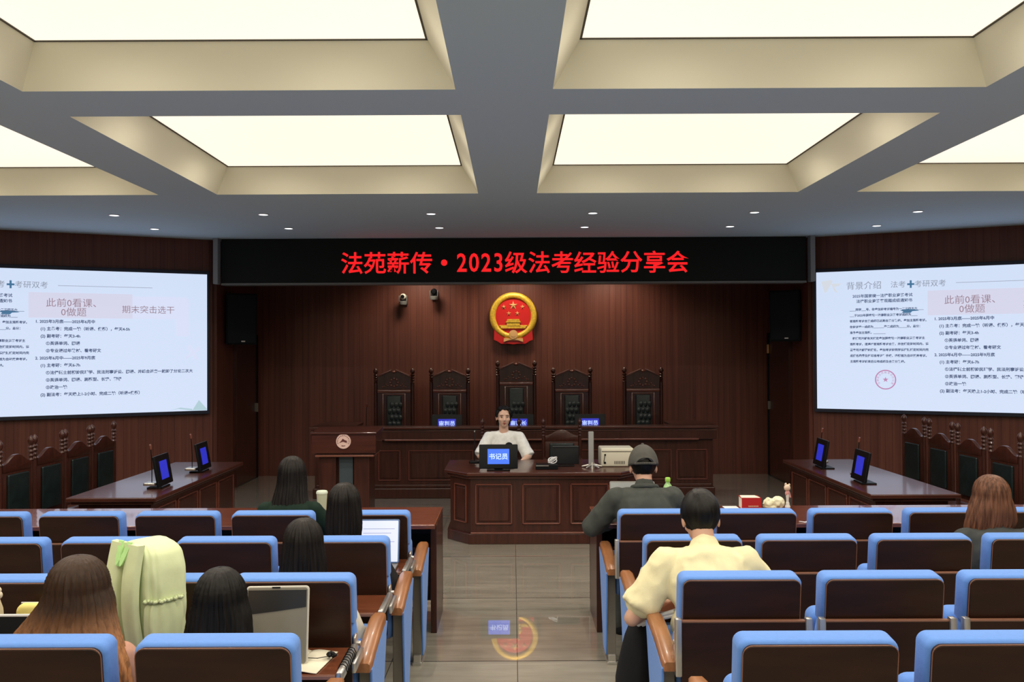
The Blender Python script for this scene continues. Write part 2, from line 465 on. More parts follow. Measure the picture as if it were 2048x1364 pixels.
# recessed downlights before the front wall
def downlight(x, y, label):
    t = thing('downlight', label, 'ceiling light', (x, y, CEIL), 0, 'small recessed downlights')
    MB().lathe([(0.058, 0.0), (0.062, -0.004), (0.05, -0.008), (0.045, -0.002)], n=24).build('trim_ring', M_white, t, True)
    MB().lathe([(0.043, -0.003), (0.043, -0.006), (0.02, -0.0065)], n=24).build('lens', M_lamp, t, True)
    return t
ords = ['leftmost', 'second from the left', 'third from the left', 'third from the right', 'second from the right', 'rightmost']
for k, px in enumerate((228, 527, 863, 1187, 1511, 1838)):
    p = at(px, 425 - 0.0045 * (px - 1024) - 3, 9.45)
    downlight((px - 1025) * 9.45 / F, 9.45, 'small round white downlight in the nearer row of six, ' + ords[k])
    downlight((px - 1025) * 9.45 / F, 10.52, 'small round white downlight in the farther row of six, ' + ords[k])
for px in (228, 527, 863, 1187, 1511, 1838):
    for y in (9.45, 10.52):
        spot((px - 1025) * 9.45 / F, y, CEIL - 0.03, SPOT_W)
# the lamps in the recess, hidden above the moving-letter sign
for x in (-1.35, 0.05, 1.45):
    spot(x, 12.75, CEIL - 0.05, RECESS_W, size=2.3, col=(1.0, 0.86, 0.68), ty=0.35, soft=0.25)

# doors in the two recess side walls
def door(n, s):
    x = s * 3.815
    t = struct(MB().box(-0.035, 0.035, -0.46, 0.46, 0.01, 2.04, 0.004).build('door_%d' % n, M_furn))
    t.location = (x - s * 0.0, 12.82, 0)
    f = MB()
    f.box(-0.045, 0.045, 0.465, 0.515, 0, 2.09)
    MB().box(-0.045, 0.045, -0.515, -0.465, 0, 2.045).build('near_jamb', M_furn, t)
    f.box(-0.045, 0.045, -0.515, 0.515, 2.045, 2.10)
    f.build('door_frame', M_blackm, t)
    MB().box(-s * 0.075, -s * 0.035, 0.37, 0.395, 0.98, 1.10, 0.004).build('door_handle', M_column, t)
    if s > 0:
        g = MB().box(-0.062, -0.04, 0.42, 0.475, 1.80, 1.93, 0.003).build('hinge', M_goldl, t)
    return t
door(1, -1); door(2, 1)

# ------------------------------------------------------------------ screens on the angled walls
def text_lines(mb, lines, xs_=1.0):
    """lines: (text, x, z, size, bold, align) in screen coordinates (x right, z up, from the screen's top left)."""
    for tx, x, z, sz, bd, al in lines:
        me = glyph(tx, sz, bd, al, 2)
        b = bmesh.new(); b.from_mesh(me)
        mb.add(b, Tm(x, -0.006, z) @ Rx(PI / 2) @ Matrix.Diagonal((xs_, 1, 1, 1)))
        bpy.data.meshes.remove(me)

M_slate = mat('slide_ink', (0.05, 0.05, 0.05), emit=(0.04, 0.07, 0.17), emit_s=1)
M_grey_ink = mat('slide_grey_ink', (0.05, 0.05, 0.05), emit=(0.25, 0.28, 0.36), emit_s=1)
M_redd = mat('slide_rose_ink', (0.05, 0.05, 0.05), emit=(0.30, 0.20, 0.26), emit_s=1)
M_rose = mat('slide_rose', (0.05, 0.05, 0.05), emit=(0.66, 0.66, 0.82), emit_s=1)
M_rose2 = mat('slide_pale_rose', (0.05, 0.05, 0.05), emit=(0.68, 0.73, 0.92), emit_s=1)
M_stamp = mat('slide_stamp', (0.05, 0.05, 0.05), emit=(0.50, 0.22, 0.42), emit_s=1)
M_teal = mat('slide_teal', (0.05, 0.05, 0.05), emit=(0.05, 0.16, 0.30), emit_s=1)
M_leaf = mat('slide_leaf', (0.05, 0.05, 0.05), emit=(0.42, 0.60, 0.66), emit_s=1)
M_cream_ink = mat('slide_cream', (0.05, 0.05, 0.05), emit=(0.66, 0.70, 0.76), emit_s=1)
SW, SH = 3.30, 1.735
def star_pts(cx, cz, r, y=0, rot=0, inner=0.4):
    return [(cx + (r if k % 2 == 0 else r * inner) * math.sin(rot + k * PI / 5), y, cz + (r if k % 2 == 0 else r * inner) * math.cos(rot + k * PI / 5)) for k in range(10)]

def make_screen(label):
    t = thing('projection_screen', label, 'screen', (0, 0, 0), 0, 'pair of bright projection screens')
    fr = MB()
    fr.slab(SW + 0.07, SH + 0.09, 0.075, 0.01, 0.006, M=Tm(SW / 2, 0.004, -SH / 2))
    fr.build('bezel', M_bezel, t, True)
    MB().box(0, SW, -0.002, 0.02, -SH, 0).build('display', M_slide, t)
    ink = MB(); L = []
    doc = ['2025年国家统一法律职业资格考试', '法律职业资格客观题成绩通知书']
    L += [(doc[0], 0.78, -0.335, 0.046, 0.001, 'CENTER'), (doc[1], 0.80, -0.40, 0.046, 0.001, 'CENTER')]
    para = ['____同学___号，你参加的考试编号为一二三四五六____', '___于2025年国家统一法律职业资格考试成绩为____',
            '客观题考试合格成绩已达到合格分数线，参加主观题考试。', '你的试卷一成绩为_______卷二成绩为_____分。总分：', '准予参加主观题。________',
            '   依据司法部有关规定参加国家统一法律职业资格考试主', '观题考试，须通过客观题考试合格，并在规定的时间内，请', '登录司法部网站报名，参加考试的同学请按照规定时间内完',
            '成报名缴费及打印准考证等手续，逾期视为自动放弃考试。', '主观题考试结束后公布成绩及合格分数线。']
    for k, s in enumerate(para):
        L.append((s, 0.40, -0.50 - 0.072 * k, 0.0345, 0.0012, 'LEFT'))
    right = [(0, '1. 2025年3月底——2025年6月中'), (1, '(1) 主备考：完成一轮（听课、做题），每天4-5h'), (1, '(2) 副考研：每天3-4h'), (2, '①英语单词、网课'),
             (2, '②专业课过年教材、看考研文'), (0, '2. 2025年6月中——2025年9月底'), (1, '(1) 主考研：每天6-7h'), (2, '①法律硕士前期的民理学、民法刑事诉讼、网课、并结合近来一起的了分论二次大'),
             (2, '②英语单词、网课、刷题型、长难、翻译'), (2, '③政治一轮'), (1, '(2) 副法考：每天晚上1-2小时、完成二轮（听课+做题）')]
    for k, (ind, s) in enumerate(right):
        L.append((s, 1.36 + ind * 0.055, -0.635 - 0.087 * k, 0.046, 0.0014, 'LEFT'))
    text_lines(ink, L); ink.build('slide_text', M_slate, t)
    g = MB(); text_lines(g, [('背景介绍', 0.36, -0.225, 0.104, 0.0, 'LEFT'), ('法考', 0.875, -0.220, 0.088, 0.0, 'LEFT'), ('考研双考', 1.145, -0.220, 0.088, 0.0, 'LEFT')])
    g.box(1.60, 2.65, -0.004, -0.002, -0.192, -0.187)
    g.build('slide_heading', M_grey_ink, t)
    for ln in (('此前0看课、', 1.47, -0.435, 0.112, 0.0, 'LEFT'), ('0做题', 1.63, -0.545, 0.112, 0.0, 'LEFT'), ('期末突击选干', 2.30, -0.50, 0.102, 0.0, 'LEFT')):
        r = MB(); text_lines(r, [ln]); r.build('banner_text', M_redd, t)
    MB().box(1.29, 2.42, -0.0035, -0.002, -0.575, -0.275).build('slide_banner', M_rose, t)
    b = MB(); b.box(2.42, 3.05, -0.0035, -0.002, -0.575, -0.30); b.box(2.93, 3.08, -0.0045, -0.0036, -0.79, -0.32)
    b.prism([(3.05, -0.004, -0.92), (3.10, -0.004, -0.90), (3.20, -0.004, -1.08), (3.16, -0.004, -1.09)], (0, 0.001, 0))
    b.prism([(3.20, -0.004, -0.92), (3.23, -0.004, -0.95), (3.05, -0.004, -1.08), (3.03, -0.004, -1.06)], (0, 0.001, 0))
    b.build('slide_shade', M_rose2, t)
    p = MB(); p.box(1.065, 1.145, -0.005, -0.003, -0.20, -0.178); p.box(1.094, 1.116, -0.005, -0.003, -0.235, -0.142)
    q = [(0.98, -0.505), (1.06, -0.492), (1.16, -0.50), (1.20, -0.515), (1.12, -0.52), (1.10, -0.54), (1.0, -0.54), (1.02, -0.522)]
    p.prism([(x, -0.006, z) for x, z in q], (0, 0.001, 0))
    p.build('slide_mark', M_teal, t)
    st = MB(); cx, cz = 0.81, -1.36
    def ring(r0, r1):
        n = 48
        for k in range(n):
            a, a2 = 2 * PI * k / n, 2 * PI * (k + 1) / n
            st.quad([(cx + r0 * math.cos(a), -0.005, cz + r0 * math.sin(a)), (cx + r1 * math.cos(a), -0.005, cz + r1 * math.sin(a)),
                     (cx + r1 * math.cos(a2), -0.005, cz + r1 * math.sin(a2)), (cx + r0 * math.cos(a2), -0.005, cz + r0 * math.sin(a2))])
    ring(0.108, 0.122)
    st.prism(star_pts(cx, cz, 0.035, -0.005), (0, 0.001, 0))
    for k, ch in enumerate('法律职业资格考试办公室'):
        a = R(210 - k * 24); me = glyph(ch, 0.03, 0, 'CENTER', 1)
        st.add_mesh(me, Tm(cx + 0.078 * math.cos(a), -0.005, cz + 0.078 * math.sin(a)) @ Ry(-(a - PI / 2)) @ Rx(PI / 2)); bpy.data.meshes.remove(me)
    st.build('slide_seal', M_stamp, t)
    lf = MB()
    lf.prism([(3.12, -0.004, -1.735 + 0.005), (3.20, -0.004, -1.60), (3.30, -0.004, -1.72), (3.29, -0.004, -1.73)], (0, 0.001, 0))
    lf.prism([(2.85, -0.004, -1.72), (2.98, -0.004, -1.69), (3.12, -0.004, -1.71), (3.12, -0.004, -1.73), (2.95, -0.004, -1.705)], (0, 0.001, 0))
    lf.build('slide_leaf_mark', M_leaf, t)
    cr = MB()
    cr.prism([(0.06, -0.004, -0.12), (0.18, -0.004, -0.10), (0.20, -0.004, -0.12), (0.12, -0.004, -0.26), (0.10, -0.004, -0.26)], (0, 0.001, 0))
    cr.prism([(0.18, -0.004, -0.15), (0.30, -0.004, -0.15), (0.28, -0.004, -0.18), (0.22, -0.004, -0.19), (0.26, -0.004, -0.27), (0.22, -0.004, -0.25)], (0, 0.001, 0))
    cr.build('slide_corner_mark', M_cream_ink, t)
    return t
ANG = math.atan2(1.683, 3.38)
scr = make_screen('bright projection screen with a slide, on the angled wall left of the emblem')
ztop = CZ + 0.995
# right end of the left screen lies 0.077 m from the corner
d_l = Vector((-0.895, -0.4456))
p = Vector((-3.87, 11.6)) + d_l * (0.077 + SW)
scr.matrix_world = Tm(p.x, p.y, ztop) @ Rz(math.atan2(0.4456, 0.895)) @ Tm(0, -0.085, 0)
scr2 = copy_tree(scr)
scr2['label'] = 'bright projection screen with a slide, on the angled wall right of the emblem'
d_r = Vector((0.895, -0.4456))
p = Vector((3.87, 11.6)) + d_r * 0.06
scr2.matrix_world = Tm(p.x, p.y, ztop - 0.01) @ Rz(math.atan2(-0.4456, 0.895)) @ Tm(0, -0.085, 0)

# ------------------------------------------------------------------ moving-letter sign
def led_sign():
    t = thing('led_sign', 'long black LED sign with red Chinese lettering above the judges\' bench', 'sign', (0, 11.5, 0))
    z0, z1 = CZ + 0.868, CZ + 1.448
    MB().box(-3.72, 3.76, 0, 0.16, z0 + 0.015, z1, 0.004).build('sign_box', M_led, t)
    f = MB(); f.box(-3.72, 3.76, -0.015, 0.165, z0 - 0.012, z0 + 0.015, 0.003)
    f.build('lower_rail', mat('rail_grey', (0.16, 0.17, 0.18), rough=0.4), t)
    tx = MB()
    zc = CZ + (702 - 523) * 11.5 / F - 0.01
    s = 11.5 / F
    x = 681.0
    for ch in '法苑薪传·2023级法考经验分享会':
        tx = MB()
        w = 24.4 if ch.isdigit() else 46.2
        me = glyph(ch, 46 * s * (1.0 if not ch.isdigit() else 1.12), 0.004 if not ch.isdigit() else 0.005, 'LEFT', 3)
        xs = [v.co.x for v in me.vertices]; ys = [v.co.y for v in me.vertices]
        cxm, cym = (min(xs) + max(xs)) / 2, (min(ys) + max(ys)) / 2
        X = (x + w / 2 - VX) * s
        if ch == '·':
            tx.cyl((X, -0.004, zc), (X, -0.002, zc), 6.3 * s, n=24)
        else:
            sx = 1.0 if not ch.isdigit() else 0.82
            tx.add_mesh(me, Tm(X, -0.004, zc) @ Rx(PI / 2) @ Matrix.Diagonal((sx, 1.0, 1, 1)) @ Tm(-cxm, -cym, 0))
        bpy.data.meshes.remove(me); x += w
        tx.build('sign_character', M_ledtext, t)
    return t
led_sign()
M_post = mat('sign_post_grey', (0.28, 0.30, 0.33), rough=0.4)
for s, lb in ((-1, 'left'), (1, 'right')):
    x = -3.765 if s < 0 else 3.815
    o = MB().box(x - 0.03, x + 0.03, 11.40, 11.52, CZ + 0.868, CEIL, 0.003).build('trim_%d' % (20 + s), M_post); struct(o)

# ------------------------------------------------------------------ wall-mounted loudspeakers and cameras
def speaker():
    t = thing('loudspeaker', '', 'loudspeaker', (0, 0, 0), 0, 'black loudspeakers high on the recess walls')
    c = MB(); c.prism([(-0.2, 0.0, 0), (0.2, 0.0, 0), (0.13, 0.36, 0), (-0.13, 0.36, 0)], (0, 0, 0.68), 0.008); c.build('cabinet', M_blackm, t)
    g = MB(); g.slab(0.37, 0.64, 0.012, 0.01, 0.004, M=Tm(0, -0.014, 0.34)); g.build('grille', mat('grille_black', (0.005, 0.007, 0.010), rough=0.7, spec=0.2, bump=0.4, scale=200), t)
    MB().slab(0.05, 0.016, 0.003, 0.003, 0.001, M=Tm(0.02, -0.018, 0.045)).build('badge', M_silver, t)
    b = MB(); b.box(-0.03, 0.03, 0.355, 0.46, 0.3, 0.38, 0.004); b.box(-0.06, 0.06, 0.45, 0.465, 0.24, 0.44, 0.003); b.build('bracket', M_blackm, t)
    return t
sp = speaker()
sp['label'] = 'black loudspeaker mounted beside the left screen, under the sign\'s left end'
sp.matrix_world = Tm(-3.60, 11.95, 1.95) @ Rz(R(27)) @ Rx(R(3))
sp2 = copy_tree(sp); sp2['label'] = 'black loudspeaker mounted beside the right screen, under the sign\'s right end'
sp2.matrix_world = Tm(3.62, 11.95, 1.96) @ Rz(R(-27)) @ Rx(R(3))

def ptz(px, py, d, label, body, face):
    p = at(px, py, d)
    t = thing('wall_camera', label, 'camera', (p.x, d, p.z))
    b = MB(); b.box(-0.02, 0.02, 0.02, 0.14, -0.03, -0.01, 0.003); b.box(-0.05, 0.05, 0.128, 0.15, -0.08, 0.05, 0.004); b.build('bracket', M_blackm, t)
    MB().lathe([(0.055, -0.085), (0.062, -0.06), (0.062, -0.035), (0.05, -0.03)], n=20).build('base', body, t, True)
    y = MB(); y.box(-0.062, -0.048, -0.03, 0.03, -0.04, 0.05, 0.006); y.box(0.048, 0.062, -0.03, 0.03, -0.04, 0.05, 0.006); y.build('yoke', body, t)
    MB().ball((0, 0, 0.035), (0.047, 0.05, 0.047)).build('head', face, t, True)
    MB().cyl((0, -0.045, 0.035), (0, -0.062, 0.033), 0.026, 0.028, 20).build('lens', M_black, t, True)
    return t
M_camw = mat('camera_cream', (0.6, 0.58, 0.48), rough=0.35)
M_camg = mat('camera_grey', (0.14, 0.14, 0.13), rough=0.35)
ptz(806, 598, 13.28, 'small cream and grey dome camera on the wood wall, left of the other', M_camg, M_camw)
ptz(868, 588, 13.28, 'larger dark grey pan camera on the wood wall, nearer the emblem', M_camg, M_black)

# ------------------------------------------------------------------ national emblem
def emblem():
    t = thing('wall_emblem', 'round gold and red emblem with five stars on the wood wall', 'emblem', (0, 0, 0))
    c = at(1026.5, 632, 13.38); t.location = (c.x, 13.38, c.z)
    k = 13.38 / F    # metres per pixel of the emblem's size
    Rr = 47.5 * k
    MB().cyl((0, 0.065, 0), (0, -0.005, 0), Rr * 0.86, Rr * 0.84, 48).build('field', M_red, t, True)
    g = MB(); n = 72; rings = []
    for i in range(n):
        a = 2 * PI * i / n; ring = []
        ctr = Rr * 0.87; hw = Rr * 0.13
        for j in range(10):
            b = 2 * PI * j / 10
            rr = ctr + hw * math.cos(b) * (1 + 0.08 * math.sin(i * PI)); yy = -0.01 - 0.035 * math.sin(b) * (1 + 0.15 * (i % 2))
            ring.append((rr * math.sin(a), yy, rr * math.cos(a)))
        rings.append(ring)
    rings.append(rings[0])
    b = bmesh.new(); vs = [[b.verts.new(p) for p in r] for r in rings[:-1]]
    for i in range(n):
        q = vs[(i + 1) % n]
        for j in range(10): b.faces.new((vs[i][j], vs[i][(j + 1) % 10], q[(j + 1) % 10], q[j]))
    g.add(b)
    g.build('wheat_ring', M_gold, t, True, 60)
    def star(cx, cz, r):
        s = MB(); P = star_pts(cx, cz, r, -0.012)
        bb = bmesh.new(); v = [bb.verts.new(p) for p in P]; ctr = bb.verts.new((cx, -0.03, cz))
        for i in range(10): bb.faces.new((v[i], v[(i + 1) % 10], ctr))
        s.add(bb); s.build('star', M_goldl, t)
    star(0, 21 * k, 9 * k); star(-19 * k, 18 * k, 5 * k); star(18.5 * k, 18 * k, 5 * k); star(-9 * k, 5 * k, 5 * k); star(8 * k, 5 * k, 5 * k)
    ga = MB()
    def bx(x0, x1, z0, z1, y=-0.03): ga.box(x0 * k, x1 * k, y, -0.004, z0 * k, z1 * k, 0.002)
    bx(-25, 25, -25, -21); bx(-28, 28, -21, -18.5, -0.026); bx(-13, 13, -20, -12, -0.035)
    ga.prism([(-15.5 * k, -0.045, -13 * k), (15.5 * k, -0.045, -13 * k), (12.5 * k, -0.045, -9.5 * k), (-12.5 * k, -0.045, -9.5 * k)], (0, 0.035, 0), 0.001)
    ga.prism([(-13 * k, -0.043, -9 * k), (13 * k, -0.043, -9 * k), (11.5 * k, -0.043, -6.5 * k), (-11.5 * k, -0.043, -6.5 * k)], (0, 0.03, 0), 0.001)
    ga.build('gate_relief', M_gold, t)
    ri = MB()
    for s in (-1, 1):
        ri.prism([(s * 8 * k, -0.03, -44 * k), (s * 38 * k, -0.03, -27 * k), (s * 39 * k, -0.03, -48 * k), (s * 33 * k, -0.03, -50 * k), (s * 24 * k, -0.03, -56 * k), (s * 8 * k, -0.03, -56 * k)], (0, 0.05, 0), 0.004)
    ri.prism([(-10 * k, -0.032, -38 * k), (10 * k, -0.032, -38 * k), (14 * k, -0.032, -55 * k), (0, -0.032, -57 * k), (-14 * k, -0.032, -55 * k)], (0, 0.05, 0), 0.004)
    ri.build('ribbon', M_red, t)
    gr = MB(); gr.cyl((0, -0.06, -37 * k), (0, -0.02, -37 * k), 9 * k, n=24); gr.cyl((0, -0.066, -37 * k), (0, -0.05, -37 * k), 5 * k, n=16)
    gr.prism([(-19 * k, -0.05, -44.5 * k), (0, -0.05, -45.5 * k), (19 * k, -0.05, -44.5 * k), (19.5 * k, -0.05, -52 * k), (8 * k, -0.05, -48.5 * k), (-8 * k, -0.05, -48.5 * k), (-19.5 * k, -0.05, -52 * k)], (0, 0.02, 0), 0.002)
    gr.build('gear_and_bow', M_goldl, t)
emblem()

# ------------------------------------------------------------------ furniture with raised panels
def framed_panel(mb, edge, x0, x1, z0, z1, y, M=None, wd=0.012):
    """A raised field with a lighter moulding around it on a front facing -y."""
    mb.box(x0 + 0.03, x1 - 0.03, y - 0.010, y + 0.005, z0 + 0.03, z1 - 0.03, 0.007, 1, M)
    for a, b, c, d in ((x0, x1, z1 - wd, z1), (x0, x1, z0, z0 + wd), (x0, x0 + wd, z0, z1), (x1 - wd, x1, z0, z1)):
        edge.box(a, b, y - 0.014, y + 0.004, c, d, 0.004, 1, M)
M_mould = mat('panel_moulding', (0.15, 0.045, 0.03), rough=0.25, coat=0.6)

def judges_bench():
    t = thing('judges_bench', 'long dark mahogany judges\' bench with panelled front below the emblem', 'desk', (0, 11.33, 0))
    x0, x1 = -2.56, 2.58
    top = CZ - 150.5 * 11.33 / F
    b = MB(); e = MB()
    b.box(x0 + 0.06, x1 - 0.06, 0.04, 0.10, 0, top - 0.02)
    for s in (x0 + 0.06, x1 - 0.10 - 0.06):
        b.box(s, s + 0.098, 0.05, 0.78, 0, top - 0.032)
    b.box(x0 + 0.04, x1 - 0.04, 0.0, 0.14, 0.0, 0.13, 0.01)
    b.box(x0 + 0.08, x1 - 0.08, 0.02, 0.10, 0.13, 0.17, 0.006)
    b.box(x0 + 0.02, x1 - 0.02, -0.01, 0.14, top - 0.17, top - 0.06, 0.008)
    panels = [(-2.45, -1.83), (-1.70, -1.42), (-1.32, -0.50), (-0.40, 0.42), (0.52, 1.34), (1.44, 2.0), (2.06, 2.45)]
    for a, c in panels: framed_panel(b, e, a, c, 0.22, top - 0.30, 0.04)
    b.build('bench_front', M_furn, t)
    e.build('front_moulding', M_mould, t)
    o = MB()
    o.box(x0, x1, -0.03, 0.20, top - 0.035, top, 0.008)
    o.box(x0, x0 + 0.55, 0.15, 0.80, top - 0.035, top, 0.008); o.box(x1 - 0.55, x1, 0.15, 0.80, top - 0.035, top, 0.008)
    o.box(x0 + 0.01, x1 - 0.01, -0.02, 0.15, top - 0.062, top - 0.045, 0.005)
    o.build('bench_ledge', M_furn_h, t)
    MB().box(x0 + 0.5, x1 - 0.5, 0.1, 0.80, 0.735, 0.77, 0.005).build('work_surface', M_furn_h, t)
    r = MB(); r.box(x0 + 0.95, x1 - 0.25, -0.045, 0.02, top - 0.175, top - 0.155, 0.005); r.build('front_rail', M_mould, t)
    return top
JT = judges_bench()

def name_display(w, h, text, label, screen_m, name='name_display', sw=0.62, sh=0.5, ts=0.06):
    t = thing(name, label, 'display', (0, 0, 0), 0, 'small electronic name displays')
    tilt = Rx(R(-10))
    b = MB(); b.slab(w, h, 0.022, 0.008, 0.005, M=Tm(0, 0, h / 2 + 0.02) @ tilt); b.build('housing', M_black, t, True)
    b = MB(); b.box(-w * 0.3, w * 0.3, -0.02, 0.11, 0, 0.012, 0.004); b.box(-0.04, 0.04, 0.03, 0.05, 0.01, h * 0.5, 0.003); b.build('stand', M_black, t)
    MB().box(-w * sw / 2, w * sw / 2, -0.0025, 0.0, -h * sh / 2, h * sh / 2, M=Tm(0, 0, h / 2 + 0.02) @ tilt).build('screen', screen_m, t)
    if text:
        x = MB(); me = glyph(text, ts, 0.001, 'CENTER', 2); ys = [v.co.y for v in me.vertices]
        x.add_mesh(me, Tm(0, 0, h / 2 + 0.02) @ tilt @ Tm(0, -0.004, -(min(ys) + max(ys)) / 2) @ Rx(PI / 2)); bpy.data.meshes.remove(me)
        x.build('screen_text', M_screentext, t)
    return t
for px, tx, lb in ((894, '审判员', 'black name display with blue screen on the judges\' bench, left of the speaker'),
                   (1037, '审判长', 'black name display with blue screen on the judges\' bench, right behind the speaker\'s head'),
                   (1180, '审判员', 'black name display with blue screen on the judges\' bench, near its right side')):
    n = name_display(0.40, 0.235, tx, lb, M_bluescreen, sw=0.58, sh=0.5, ts=0.072)
    p = at(px, 850, 11.75); n.location = (p.x, 11.75, 0.7705)

# ------------------------------------------------------------------ ornate high-backed judge's chair
def post(mb, x, y, z0, z1, r=0.026):
    mb.cyl((x, y, z0), (x, y, z1), r, r * 0.92, 12)
    z = z1
    mb.lathe([(r * 0.9, 0), (r * 1.15, 0.01), (r * 0.7, 0.025), (r * 1.1, 0.045), (r * 0.7, 0.06), (r * 1.15, 0.08), (r * 0.7, 0.095), (r * 1.2, 0.115), (r * 0.65, 0.13),
              (r * 1.15, 0.15), (r * 1.3, 0.17), (r * 1.05, 0.19), (r * 0.5, 0.205), (0.001, 0.215)], (x, y, z), 12)

def judge_chair(tall=1.50, label=''):
    """Faces -y (towards the hall)."""
    t = thing('judge_chair', label, 'chair', (0, 0, 0), 0, 'ornate high-backed judges\' chairs')
    f = MB()
    hw = 0.26
    for s in (-1, 1): post(f, s * hw, 0.25, 0.0, tall - 0.215, 0.027)
    for s in (-1, 1):
        f.cyl((s * 0.25, -0.22, 0), (s * 0.25, -0.22, 0.66), 0.022, 0.026, 12)
        f.box(s * 0.25 - 0.03, s * 0.25 + 0.03, -0.26, 0.25, 0.64, 0.68, 0.012)
    f.box(-0.26, 0.26, -0.24, 0.26, 0.36, 0.42, 0.01)
    f.build('chair_frame', M_furn, t, True, 35)
    b = MB()
    b.box(-0.235, 0.235, 0.235, 0.262, 0.45, tall - 0.34, 0.004)
    # pediment board, peaked
    z = tall - 0.30
    b.prism([(-0.235, 0.237, z), (0.235, 0.237, z), (0.235, 0.237, z + 0.18), (0.08, 0.237, z + 0.245), (0, 0.237, z + 0.255), (-0.08, 0.237, z + 0.245), (-0.235, 0.237, z + 0.18)], (0, 0.025, 0), 0.003)
    b.build('back_board', M_furn, t)
    c = MB()
    for s in (-1, 1):
        c.prism([(s * 0.215, 0.205, z + 0.175), (s * 0.03, 0.205, z + 0.262), (s * 0.03, 0.205, z + 0.282), (s * 0.225, 0.205, z + 0.20)], (0, 0.06, 0), 0.003)
    c.ball((0, 0.22, z + 0.245), (0.03, 0.02, 0.018))
    c.box(-0.235, 0.235, 0.215, 0.265, z - 0.05, z - 0.005, 0.008)
    # carved medallion of scrolls
    for k in range(8):
        a = 2 * PI * k / 8
        c.ball((0.055 * math.cos(a), 0.235, z + 0.095 + 0.055 * math.sin(a)), (0.017, 0.008, 0.017))
    for s in (-1, 1):
        for q in range(4): c.ball((s * (0.09 + q * 0.025), 0.235, z + 0.05 + 0.02 * math.sin(q * 1.8)), (0.014, 0.007, 0.012))
        c.box(s * 0.155 - 0.008, s * 0.155 + 0.008, 0.222, 0.24, 0.5, z - 0.06, 0.003)
    c.box(-0.15, 0.15, 0.222, 0.24, z - 0.075, z - 0.06, 0.003)
    c.build('carving', M_mould, t, True)
    u = MB(); hb = z - 0.09 - 0.50
    u.slab(0.205, hb, 0.03, 0.012, 0.012, M=Tm(0, 0.205, 0.50 + hb / 2))
    for r_ in range(6):
        for q in (-1, 0, 1):
            u.ball((q * 0.06 + (0.03 if r_ % 2 else 0), 0.207, 0.58 + r_ * 0.09), (0.03, 0.010, 0.045), u=10, v=8)
    u.build('leather_back', M_leather, t, True)
    MB().slab(0.44, 0.44, 0.08, 0.03, 0.025, M=Tm(0, 0.0, 0.42) @ Rx(PI / 2) @ Tm(0, -0.08, 0)).build('leather_seat', M_leather, t, True)
    return t
jl = ['ornate high-backed mahogany chair behind the bench, leftmost of five', 'ornate high-backed mahogany chair behind the bench, second from the left',
      'tallest ornate mahogany chair in the middle behind the bench, below the emblem', 'ornate high-backed mahogany chair behind the bench, just right of the tallest',
      'ornate high-backed mahogany chair behind the bench, rightmost of five']
d = 12.70
jz = at(1024, 735, d).z
proto = None
for k, px in enumerate((788, 899, 1032, 1143, 1285)):
    if k == 2:
        c = judge_chair(1.55 + 0.10, jl[2])
    elif proto is None:
        c = proto = judge_chair(1.55, jl[k])
    else:
        c = copy_tree(proto); c['label'] = jl[k]
    X = (px - 1025) * (d) / F
    c.location = (X, d - 0.25, jz - 1.55)
# low platform the judges sit on
struct(MB().box(-2.3, 2.4, 12.15, 13.44, 0, jz - 1.55, 0.004).build('trim_30', M_furn))

# smaller rounded-crest chair used at the side tables and the clerk's desk
def crest_chair(label, tall=1.05, arms=True, grp='dark crested chairs along the side wall'):
    t = thing('crested_chair', label, 'chair', (0, 0, 0), 0, grp)
    f = MB()
    for s in (-1, 1):
        post(f, s * 0.21, 0.21, 0.0, tall - 0.215 + 0.10, 0.020)
        f.cyl((s * 0.19, -0.2, 0), (s * 0.19, -0.2, 0.62 if arms else 0.39), 0.018, 0.022, 10)
        if arms: f.box(s * 0.205 - 0.024, s * 0.205 + 0.024, -0.24, 0.21, 0.60, 0.635, 0.01)
    f.box(-0.21, 0.21, -0.22, 0.22, 0.38, 0.43, 0.01)
    f.build('chair_frame', M_furn, t, True, 35)
    b = MB(); z = tall - 0.12
    b.box(-0.19, 0.19, 0.198, 0.222, 0.46, z - 0.02, 0.004)
    pts = []
    for k in range(21):
        u = -1 + 2 * k / 20
        pts.append((u * 0.19, 0.192, z + 0.085 * (0.5 + 0.5 * math.cos(u * PI)) + 0.015 * abs(u)))
    pts = [(-0.19, 0.192, z - 0.05)] + pts + [(0.19, 0.192, z - 0.05)]
    b.prism(list(reversed(pts)), (0, 0.036, 0), 0.004)
    b.build('back_board', M_furn, t, True, 35)
    u = MB(); u.slab(0.28, z - 0.07 - 0.50, 0.028, 0.012, 0.011, M=Tm(0, 0.176, (z - 0.07 + 0.50) / 2)); u.build('leather_back', M_leather, t, True)
    MB().slab(0.38, 0.40, 0.07, 0.03, 0.022, M=Tm(0, 0.0, 0.42) @ Rx(PI / 2) @ Tm(0, -0.07, 0)).build('leather_seat', M_leather, t, True)
    return t

